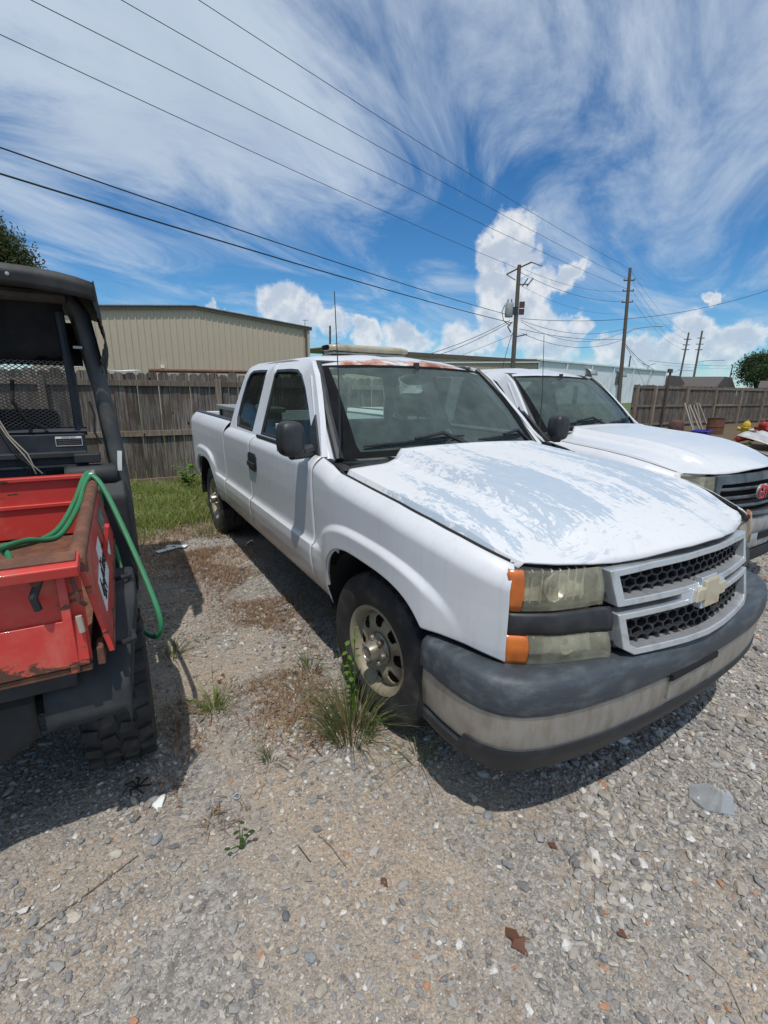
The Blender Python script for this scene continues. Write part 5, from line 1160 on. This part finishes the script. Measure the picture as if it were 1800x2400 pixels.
# ------------------------------------------------------------------ salvage along the far fence
def hydrant(name, label, loc, mat, bonnet, lean=(0, 0, 0), s=1.0):
    T = thing(name, label, 'hydrant', loc, 0, 'salvaged hydrants by the far fence'); T.rotation_euler = lean; T.scale = (s, s, s)
    B().lathe([(0, 0), (0.16, 0), (0.16, .04), (0.11, .06), (0.10, .45), (0.14, .48), (0.14, .52), (0.11, .55)], 20, 'z').build('barrel', mat, T)
    B().lathe([(0.13, .55), (0.13, .59), (0.11, .66), (0.06, .72), (0.03, .73), (0.03, .77), (0, .77)], 20, 'z').build('bonnet', bonnet, T)
    for a in (0, math.pi/2, math.pi, ):
        B().tube([(0, 0, .42), (0.20*math.cos(a), 0.20*math.sin(a), .42)], 0.06, 12).build('nozzle', mat, T); B().tube([(0.18*math.cos(a), 0.18*math.sin(a), .42), (0.235*math.cos(a), 0.235*math.sin(a), .42)], 0.075, 12).build('nozzle_cap', bonnet, T)
hydrant('fire_hydrant', 'yellow fire hydrant among the salvage by the far fence', (-6.3, 18.25, -0.08), 'hydrant_yellow', 'hydrant_yellow', (0.15, 0.1, 0.4))
hydrant('fire_hydrant', 'red hydrant with white bonnet lying in front of the yellow one', (-5.55, 16.0, 0.15), 'hydrant_red', 'hydrant_white', (1.3, 0, 2.2))
hydrant('fire_hydrant', 'dark red hydrant tilted right of the yellow one', (-6.0, 18.95, 0.0), 'hydrant_red', 'hydrant_red', (0.5, 0.2, 0), 1.0)
hydrant('fire_hydrant', 'bright red hydrant at the right edge of the picture', (-5.8, 19.6, 0.0), 'hydrant_red', 'hydrant_red', (0.0, 0.15, 1), 1.15)
hydrant('fire_hydrant', 'red hydrant with white bonnet near the right edge, lying flat', (-5.4, 18.6, 0.12), 'hydrant_red', 'hydrant_white', (-1.35, 0.1, .5))
r_ = random.Random(9)
for i in range(6):
    y = 19.1+0.22*i; x0, x1 = -8.4+r_.uniform(-.1, .1), -8.85
    tag(B().tube([(x0, y+r_.uniform(-.1, .25), 0), (x1, y-0.15+r_.uniform(-.08, .08), 1.15+r_.uniform(-.12, .05))], 0.035, 6).build('wooden_stake', 'stake_wood', None), ('first', 'second', 'third', 'fourth', 'fifth', 'sixth')[i]+' pale stake from the left leaning against the far fence', 'stake', 'pale stakes leaning against the far fence')
tag(B().lathe([(0, 0), (0.30, 0), (0.30, .30), (0.315, .31), (0.30, .32), (0.30, .62), (0.32, .64), (0.27, .64), (0.27, .60), (0, .58)], 24, 'z', c=(-7.7, 19.25, 0)).build('rusty_barrel', 'rust', None), 'rusty brown barrel standing between the stakes and the hydrants', 'barrel')
tag(B().lathe([(0, .02), (0.16, 0), (0.26, .06), (0.28, .2), (0.28, .38), (0.22, .50), (0.10, .55), (0, .56)], 24, 'z', c=(-8.3, 17.5, 0)).build('red_tank', 'rusty_box', None), 'dull red rounded tank left of the leaning stakes', 'tank')
bt = thing('blue_tub', 'blue plastic tub in front of the leaning stakes', 'tub', (-7.2, 17.2, 0), 0.3)
B().box((0, 0, .11), (0.5, .9, .22)).build('tub_body', 'blue_plastic', bt, smooth=0); B().ring([(-.28, -.5), (.28, -.5), (.28, .5), (-.28, .5)], [(-.22, -.42), (.22, -.42), (.22, .42), (-.22, .42)], lambda a, c, d: (a, c, .22+d), 0, .03).build('tub_rim', 'blue_plastic', bt, smooth=0)
sh_ = B().grid(lambda u, v: (-4.9+0.9*u+.05*math.sin(7*v), 14.4+2.6*v, 0.32+0.16*math.sin(3.0*v+.4)*(1-u)+0.05*math.sin(11*v+2*u)-.18*u), 8, 26).build('crumpled_sheet', 'sheet_metal', None, solid=0.01)
tag(sh_, 'crumpled pale metal sheet lying beyond the GMC hood at the right edge', 'metal sheet')
tag(B().tube([(-5.2, 14.6, .10), (-5.3, 15.4, .32), (-5.2, 16.3, .14), (-5.6, 17.2, .2)], 0.05, 8).build('old_pipe', 'rust', None), 'rusty bent pipe on the ground among the salvage', 'pipe')

# ------------------------------------------------------------------ ground, gravel, grass
tag(B().grid(lambda u, v: (-320+640*u, -320+640*v, 0), 3, 3).build('ground', 'ground_gravel', None, smooth=0), None, None, kind='structure')
tag(B().add([(-300, -300, .004), (-6.75, -300, .004), (-6.75, 9, .004), (-12.2, 17, .004), (-12.2, 300, .004), (-300, 300, .004)], [(0, 1, 2, 3, 4, 5)]).build('grass_yard', 'ground_grass', None, smooth=0), None, None, kind='structure')
CX, CY = 1.79, -1.94
def bulk(name, verts, faces_per, nv, mat, label, cat, N, smooth=False):
    """many copies of one small solid as a single mesh: verts (N, nv, 3), faces_per (nf, 3)"""
    nf = len(faces_per); idx = (np.asarray(faces_per)[None]+(np.arange(N)*nv)[:, None, None]).reshape(-1)
    me = bpy.data.meshes.new(name); me.vertices.add(N*nv); me.vertices.foreach_set('co', verts.reshape(-1).astype(np.float32))
    k = len(faces_per[0]); me.loops.add(N*nf*k); me.loops.foreach_set('vertex_index', idx.astype(np.int32))
    me.polygons.add(N*nf); me.polygons.foreach_set('loop_start', (np.arange(N*nf)*k).astype(np.int32))
    me.polygons.foreach_set('use_smooth', np.zeros(N*nf, bool)); me.update(calc_edges=True); me.validate()
    o = bpy.data.objects.new(name, me); COL.objects.link(o); me.materials.append(MATS[mat])
    return tag(o, label, cat, kind='stuff')
ph = (1+5**.5)/2
ICO = np.array([(-1, ph, 0), (1, ph, 0), (-1, -ph, 0), (1, -ph, 0), (0, -1, ph), (0, 1, ph), (0, -1, -ph), (0, 1, -ph), (ph, 0, -1), (ph, 0, 1), (-ph, 0, -1), (-ph, 0, 1)])/1.902
ICF = [(0, 11, 5), (0, 5, 1), (0, 1, 7), (0, 7, 10), (0, 10, 11), (1, 5, 9), (5, 11, 4), (11, 10, 2), (10, 7, 6), (7, 1, 8), (3, 9, 4), (3, 4, 2), (3, 2, 6), (3, 6, 8), (3, 8, 9), (4, 9, 5), (2, 4, 11), (6, 2, 10), (8, 6, 7), (9, 8, 1)]
OCT = np.array([(1, 0, 0), (-1, 0, 0), (0, 1, 0), (0, -1, 0), (0, 0, 1), (0, 0, -1)], float); OCF = [(0, 2, 4), (2, 1, 4), (1, 3, 4), (3, 0, 4), (2, 0, 5), (1, 2, 5), (3, 1, 5), (0, 3, 5)]
def vnoise(x, y, s, seed):
    g = np.random.default_rng(seed).random((64, 64)); X, Y = x*s, y*s; i, j = np.floor(X).astype(int), np.floor(Y).astype(int); fx, fy = X-i, Y-j
    fx, fy = fx*fx*(3-2*fx), fy*fy*(3-2*fy); G = lambda a, b_: g[a % 64, b_ % 64]
    return (G(i, j)*(1-fx)+G(i+1, j)*fx)*(1-fy)+(G(i, j+1)*(1-fx)+G(i+1, j+1)*fx)*fy
def scatter(n, rmin, rmax, seed, power):
    r_ = np.random.default_rng(seed); t = r_.random(n); r = rmin+(rmax-rmin)*t**power
    a = R(148.8)+r_.uniform(-R(62), R(62), n)
    return CX+r*np.cos(a), CY+r*np.sin(a), r_
def sandy(x, y):
    """where the stones are sunk in tan fines: the middle of the lane, not the right-hand side"""
    v = vnoise(x, y, 1.6, 5)*.6+vnoise(x, y, 5.0, 6)*.4
    lane = np.exp(-((y+1.50-0.15*x)/0.50)**2)*(.24+.20*np.clip((x-.1)/.6, 0, 1))
    return v+lane
def stones(name, n, r0, r1, seed, pw, base, faces, sig):
    x, y, r_ = scatter(n, r0, r1, seed, pw)
    s_ = sandy(x, y); keep = (r_.random(len(x)) > np.clip((s_-.46)*2.0, 0, .72)) & (x > -6.4) & ~((np.abs(y) < .80) & (x < .2)) & (y > -3.4) & (y < 4.6)
    x, y, s_ = x[keep], y[keep], s_[keep]; N = len(x); d = np.hypot(x-CX, y-CY); nv = len(base)
    right = np.clip((y+1.5)/1.2, 0, 1)
    sz = np.clip(r_.lognormal(np.log(0.0062), sig, N), .0032, .020)*(1+0.12*np.clip(d-1.8, 0, 4))*np.where(s_ > .58, .78, 1)*(1+.22*right)
    sc = np.stack([sz*r_.uniform(.85, 1.6, N), sz*r_.uniform(.6, 1.0, N), sz*r_.uniform(.35, .75, N)], -1)
    V = base[None]*(1+r_.uniform(-.30, .30, (N, nv, 1)))*sc[:, None]
    th = r_.uniform(0, 2*np.pi, N); tl = r_.normal(0, .28, N); c, s2 = np.cos(th)[:, None], np.sin(th)[:, None]
    V = np.stack([V[..., 0], V[..., 1]*np.cos(tl)[:, None]-V[..., 2]*np.sin(tl)[:, None], V[..., 1]*np.sin(tl)[:, None]+V[..., 2]*np.cos(tl)[:, None]], -1)
    V = np.stack([V[..., 0]*c-V[..., 1]*s2, V[..., 0]*s2+V[..., 1]*c, V[..., 2]], -1)
    V += np.stack([x, y, sc[:, 2]*r_.uniform(.1, .8, N)], -1)[:, None]
    bulk(name, V, faces, nv, 'gravel_stone', None, None, N)
CUB = np.array([(-1, -1, -.8), (1, -1, -.8), (1, 1, -.8), (-1, 1, -.8), (-.75, -.7, .8), (.75, -.7, .8), (.75, .7, .8), (-.75, .7, .8)])*.75
CBF = [(0, 1, 5), (0, 5, 4), (1, 2, 6), (1, 6, 5), (2, 3, 7), (2, 7, 6), (3, 0, 4), (3, 4, 7), (4, 5, 6), (4, 6, 7)]
stones('gravel', 60000, 0.55, 3.3, 21, 1.15, ICO, ICF, .46)
stones('far_gravel', 62000, 2.9, 8.2, 23, 1.15, CUB, CBF, .40)
x, y, r_ = scatter(56000, 0.55, 4.2, 22, 1.2); N = len(x)
sz = r_.uniform(.0016, .0042, N); V = OCT[None]*(1+r_.uniform(-.3, .3, (N, 6, 3)))*sz[:, None, None]*np.array((1.2, 1, .7)); th = r_.uniform(0, 6.3, N); c, s2 = np.cos(th)[:, None], np.sin(th)[:, None]
V = np.stack([V[..., 0]*c-V[..., 1]*s2, V[..., 0]*s2+V[..., 1]*c, V[..., 2]], -1)+np.stack([x, y, sz*.35], -1)[:, None]
bulk('grit', V, OCF, 6, 'gravel_stone', None, None, N)

def blades(name, x, y, h, w, lean, mat, label, cat, seed, obj=False, droop=0.35):
    r_ = np.random.default_rng(seed); N = len(x); a = r_.uniform(0, 2*np.pi, N); ln = lean*r_.uniform(.2, 1.2, N); b_ = r_.uniform(0, 2*np.pi, N)
    dx, dy = np.cos(a), np.sin(a); px, py = np.cos(b_), np.sin(b_)
    rows = []
    for t, ww in ((0, 1), (.4, .85), (.75, .55)):
        off = ln*h*t**1.7; z = h*(t-droop*ln*t**2.2)
        for sg in (-1, 1): rows.append(np.stack([x+dx*off+sg*px*w*ww/2, y+dy*off+sg*py*w*ww/2, z], -1))
    rows.append(np.stack([x+dx*ln*h, y+dy*ln*h, h*(1-droop*ln)], -1))
    V = np.stack(rows, 1); F = [(0, 1, 3), (0, 3, 2), (2, 3, 5), (2, 5, 4), (4, 5, 6)]
    o = bulk(name, V, F, 7, mat, label, cat, N)
    if obj: del o['kind']
    return o
# grass along the near fence
r_ = np.random.default_rng(31); n = 60000
x = r_.uniform(-6.75, -3.2, n); y = r_.uniform(-4.2, 1.6, n)
edge_x = -3.75+0.55*(vnoise(x, y, 1.1, 8)-.5)*2-0.25*np.clip(y+1.2, -1, 1)
k = (x < edge_x+r_.normal(0, .22, n)) & (r_.random(n) < np.clip(.35+vnoise(x, y, 2.4, 9), 0, 1)); x, y = x[k], y[k]
dens = vnoise(x, y, 2.4, 9)
blades('lawn_grass', x, y, r_.uniform(.07, .19, len(x))*(0.6+.9*dens), r_.uniform(.006, .012, len(x)), 0.9, 'grass_green', None, None, 33)
# dead thatch at the grass edge and along the truck
x1 = r_.normal(-3.25, .5, 9500); y1 = r_.uniform(-2.3, -.7, 9500); k = vnoise(x1, y1, 2.6, 17) > .36; x1, y1 = x1[k], y1[k]
x2 = r_.uniform(-3.0, .45, 10000); y2 = -1.12+r_.normal(0, .17, 10000)+.10*np.sin(x2*3); k = vnoise(x2, y2, 2.3, 12) > .42; x2, y2 = x2[k], y2[k]
x3 = r_.uniform(-1.6, .3, 1600); y3 = r_.normal(-1.75, .09, 1600); k = vnoise(x3, y3, 3.0, 14) > .55; x3, y3 = x3[k], y3[k]
x = np.concatenate([x1, x2, x3]); y = np.concatenate([y1, y2, y3])
blades('dry_grass', x, y, r_.uniform(.02, .07, len(x)), r_.uniform(.003, .006, len(x)), 1.9, 'grass_dry', None, None, 34, droop=.42)
def tuft(label, cx, cy, n, rad, h0, h1, lean, mat, seed, w=(.003, .006)):
    r_ = np.random.default_rng(seed); a = r_.uniform(0, 6.3, n); q = rad*np.sqrt(r_.random(n))
    o = blades('grass_tuft', cx+q*np.cos(a), cy+q*np.sin(a), r_.uniform(h0, h1, n), r_.uniform(*w, n), lean, mat, label, 'grass tuft', seed, True, .38); o['group'] = 'grass tufts in the gravel'
tuft('tall green grass tuft growing in front of the near front wheel', 0.08, -1.07, 280, .11, .10, .46, 0.95, 'grass_mix', 41)
tuft('small bright green grass tuft in the lane between the vehicles', -0.42, -1.60, 90, .05, .07, .20, 1.3, 'grass_green', 42)
tuft('thin grass tuft beside the dangling hose loop', -1.05, -1.72, 60, .05, .08, .22, 1.1, 'grass_mix', 43)
tuft('sparse drooping grass tuft under the bumper corner', 0.38, -0.88, 34, .05, .08, .26, 1.5, 'grass_mix', 44)
tuft('tiny grass sprig between the small tuft and the near wheel', 0.05, -1.46, 22, .03, .06, .14, 1.2, 'grass_mix', 45)
tuft('low grass tuft by the brown edge behind the near front wheel', -0.50, -1.05, 60, .08, .05, .16, 1.2, 'grass_mix', 46)
tuft('grass tuft touching the rear wheel of the peeling truck', -3.45, -1.02, 120, .16, .08, .24, 0.8, 'grass_green', 47)
def leafy(label, cat, base, stems, mat, seed, ls=.03):
    T = thing('weed', label, cat, base, 0, 'leafy weeds'); r_ = random.Random(seed)
    for (tx, ty, tz, nl) in stems:
        pts = [Vector((0, 0, 0)), Vector((tx*.4, ty*.4, tz*.6)), Vector((tx, ty, tz))]
        st = B().tube(pts, [.0035, .0028, .0016], 5).build('stem', 'weed', T)
        for k in range(nl):
            t = .35+.65*k/max(1, nl-1); p = pts[0].lerp(pts[1], t*2) if t < .5 else pts[1].lerp(pts[2], t*2-1)
            a = r_.uniform(0, 6.3); d_ = Vector((math.cos(a), math.sin(a), r_.uniform(-.2, .5))).normalized(); sd_ = d_.cross(Vector((0, 0, 1))).normalized(); l = ls*r_.uniform(.7, 1.25); up_ = sd_.cross(d_)
            q = [p, p+d_*l*.35+sd_*l*.32, p+d_*l*.75+sd_*l*.26-up_*l*.06, p+d_*l*1.05-up_*l*.12, p+d_*l*.75-sd_*l*.26-up_*l*.06, p+d_*l*.35-sd_*l*.32, p+d_*l*.5+up_*l*.06]
            B().add(q, [(0, 1, 6), (1, 2, 6), (2, 3, 6), (3, 4, 6), (4, 5, 6), (5, 0, 6)]).build('leaf', mat, st, recalc=False)
leafy('small leafy green weed climbing in front of the near wheel rim', 'weed', (0.02, -1.02, 0), [(-.03, -.03, .42, 9), (-.07, -.01, .30, 7), (-.09, .02, .20, 6), (.0, .0, .52, 8)], 'weed', 51, .032)
leafy('bushy weed at the foot of the fence beside the rear wheel', 'weed', (-5.9, -0.85, 0), [(.1*math.cos(i), .16*math.sin(i*1.7), .25+.05*(i % 5), 9) for i in range(9)], 'weed', 52, .09)
leafy('tiny dark weed in the open gravel in the foreground', 'weed', (0.40, -1.68, 0), [(.02, .05, .07, 3), (-.05, .01, .06, 3), (.03, -.04, .05, 2)], 'leaf_oak', 53, .022)
# litter and single stones
def rock(label, x_, y_, r0, col, seed, flat=.55):
    r_ = np.random.default_rng(seed); v = ICO*(1+r_.uniform(-.18, .18, (12, 1)))*np.array((r0*1.25, r0*.9, r0*flat)); b = B().add([tuple(p) for p in v], ICF)
    if col not in MATS: simple(col, {'stone_pale': (.50, .46, .38), 'stone_grey': (.24, .25, .26), 'stone_dark': (.13, .135, .14), 'stone_tan': (.36, .32, .26)}[col], .9, scale=40, bmp=.4)
    o = b.build('stone', col, None, smooth=0); o.location = (x_, y_, r0*flat*.5); o.rotation_euler = (0, 0, seed)
    md = o.modifiers.new('b', 'BEVEL'); md.width = r0*.15; md.segments = 2
    tag(o, label, 'stone', 'larger stones in the gravel')
rock('pale yellowish stone at the left foreground', .206, -2.067, .021, 'stone_pale', 1); rock('flat grey stone right of the pale one at the left', .218, -1.938, .022, 'stone_grey', 2)
rock('dark grey stone alone in the sandy foreground', .701, -1.619, .017, 'stone_dark', 3); rock('oval pale grey stone below the dark one, foreground centre', .843, -1.594, .017, 'stone_grey', 4)
rock('flat tan stone lowest in the foreground centre', .93, -1.60, .020, 'stone_tan', 5); rock('small white stone right of the foreground weed', .502, -1.273, .012, 'stone_pale', 6)
rock('pale triangular stone at the tip of the bumper shadow', .718, -.828, .024, 'stone_tan', 7); rock('grey slab stone just below the bumper shadow tip', .755, -.815, .022, 'stone_grey', 8)
rock('white round stone above the middle of the lane', .33, -1.50, .013, 'stone_pale', 9)
tag(B().grid(lambda u, v: (.061+.07*(u-.5)-.012*v, -1.912+.035*(v-.5)*(1+.5*math.sin(5*u)), .006+.012*math.sin(4*u)*v), 9, 5).build('paper_scrap', 'paper_white', None, solid=.001), 'crumpled white paper scrap on the gravel by the shadow edge', 'litter')
for i, (a, b_, rr) in enumerate(((-3.10, -1.50, .4), (-3.16, -1.40, -.5))): tag(bx('paper_strip', 'paper_white', None, (a, b_, .018), (.07, .20, .006), rz(rr)), ('left', 'right')[i]+' one of two white paper strips at the grass edge', 'litter', 'white strips at the grass edge')
tag(B().grid(lambda u, v: (.176+(.013+.003*math.cos(6.283*v))*math.cos(6.283*u), -1.637+(.013+.003*math.cos(6.283*v))*math.sin(6.283*u), .008+.003*math.sin(6.283*v)), 24, 6, cu=True, cv=True).build('metal_ring', 'chrome_dull', None), 'small pale ring washer lying in the gravel', 'ring')
lf = B(); pl = [(0, 0), (.03, .018), (.05, .012), (.06, .03), (.075, .016), (.10, .004), (.075, -.012), (.058, -.028), (.045, -.012), (.022, -.018)]
lf.add([(1.117-.04+a*.9, -1.056+b_+.012, .010+.010*math.sin(40*a)) for a, b_ in pl]+[(1.117, -1.048, .014)], [(i, (i+1) % len(pl), len(pl)) for i in range(len(pl))])
tag(lf.build('fallen_leaf', 'dead_leaf', None, recalc=False), 'brown curled dead leaf on the foreground gravel', 'leaf')
glass('glass_scrap', (.88, .9, .92), .8, .22, (.75, .77, .78))
tag(B().prism([(1.10, .02), (1.13, .10), (1.22, .12), (1.27, .02), (1.20, -.05), (1.13, -.04)], lambda a, b_, d: (a-.02, b_-.0, d+.012+.02*(a-1.1)), 0, .002).build('plastic_scrap', 'glass_scrap', None, smooth=0), 'clear plastic scrap lying on the grey gravel at the right', 'litter')
for i, (p, m, lb) in enumerate((([(.50, -1.42, .006), (.56, -1.40, .008), (.66, -1.385, .005)], 'twig_brown', 'long thin brown twig in the foreground centre'), ([(.50, -1.50, .006), (.58, -1.485, .007)], 'twig_dark', 'short dark twig left of the long one'), ([(-.66, -1.56, .0), (-.68, -1.555, .09)], 'twig_dark', 'upright dark stalk in the middle of the lane'), ([(.36, -2.28, .006), (.30, -2.12, .008), (.25, -2.0, .006)], 'twig_brown', 'curved reddish stem in the left foreground'), ([(1.57, -.66, .005), (1.50, -.60, .012), (1.42, -.60, .006)], 'wire_pale', 'pale curved wire at the lower right corner'))):
    tag(B().tube(p, .0017, 5).build('twig', m, None), lb, 'twig', 'twigs on the gravel')
tw = B()
for k in range(7): a = k*.9; tw.tube([(-.076, -1.981, .006), (-.076+.03*math.cos(a), -1.981+.03*math.sin(a), .02), (-.076+.055*math.cos(a+.4), -1.981+.055*math.sin(a+.4), .006)], .0035, 5)
tag(tw.build('dried_weed', 'twig_dark', None), 'black shrivelled weed in the shadow by the rear tyre', 'weed')
r_ = random.Random(77)
for i in range(3, 8):
    x_, y_ = [(.12, -2.0), (.16, -1.97), (.05, -1.80), (-.71, -1.50), (-.66, -1.53), (.75, -1.30), (.95, -.70), (1.25, -.75), (.62, -2.05)][i]
    lf = B().add([(x_, y_, .008), (x_+.018, y_+.012, .016), (x_+.042, y_+.004, .010), (x_+.02, y_-.012, .013)], [(0, 1, 2, 3)])
    tag(lf.build('leaf_scrap', 'dead_leaf', None, recalc=False), 'reddish brown leaf scrap '+('at the left edge of the big foreground shadow', 'just right of the white paper scrap', 'between the paper scrap and the small ring', 'at the foot of the upright dark stalk', 'beside the upright dark stalk', 'right of the long thin brown twig', 'under the front bumper shadow edge', 'on the grey gravel right of the dead leaf', 'in the left foreground near the curved stem')[i], 'leaf', 'leaf scraps on the gravel')
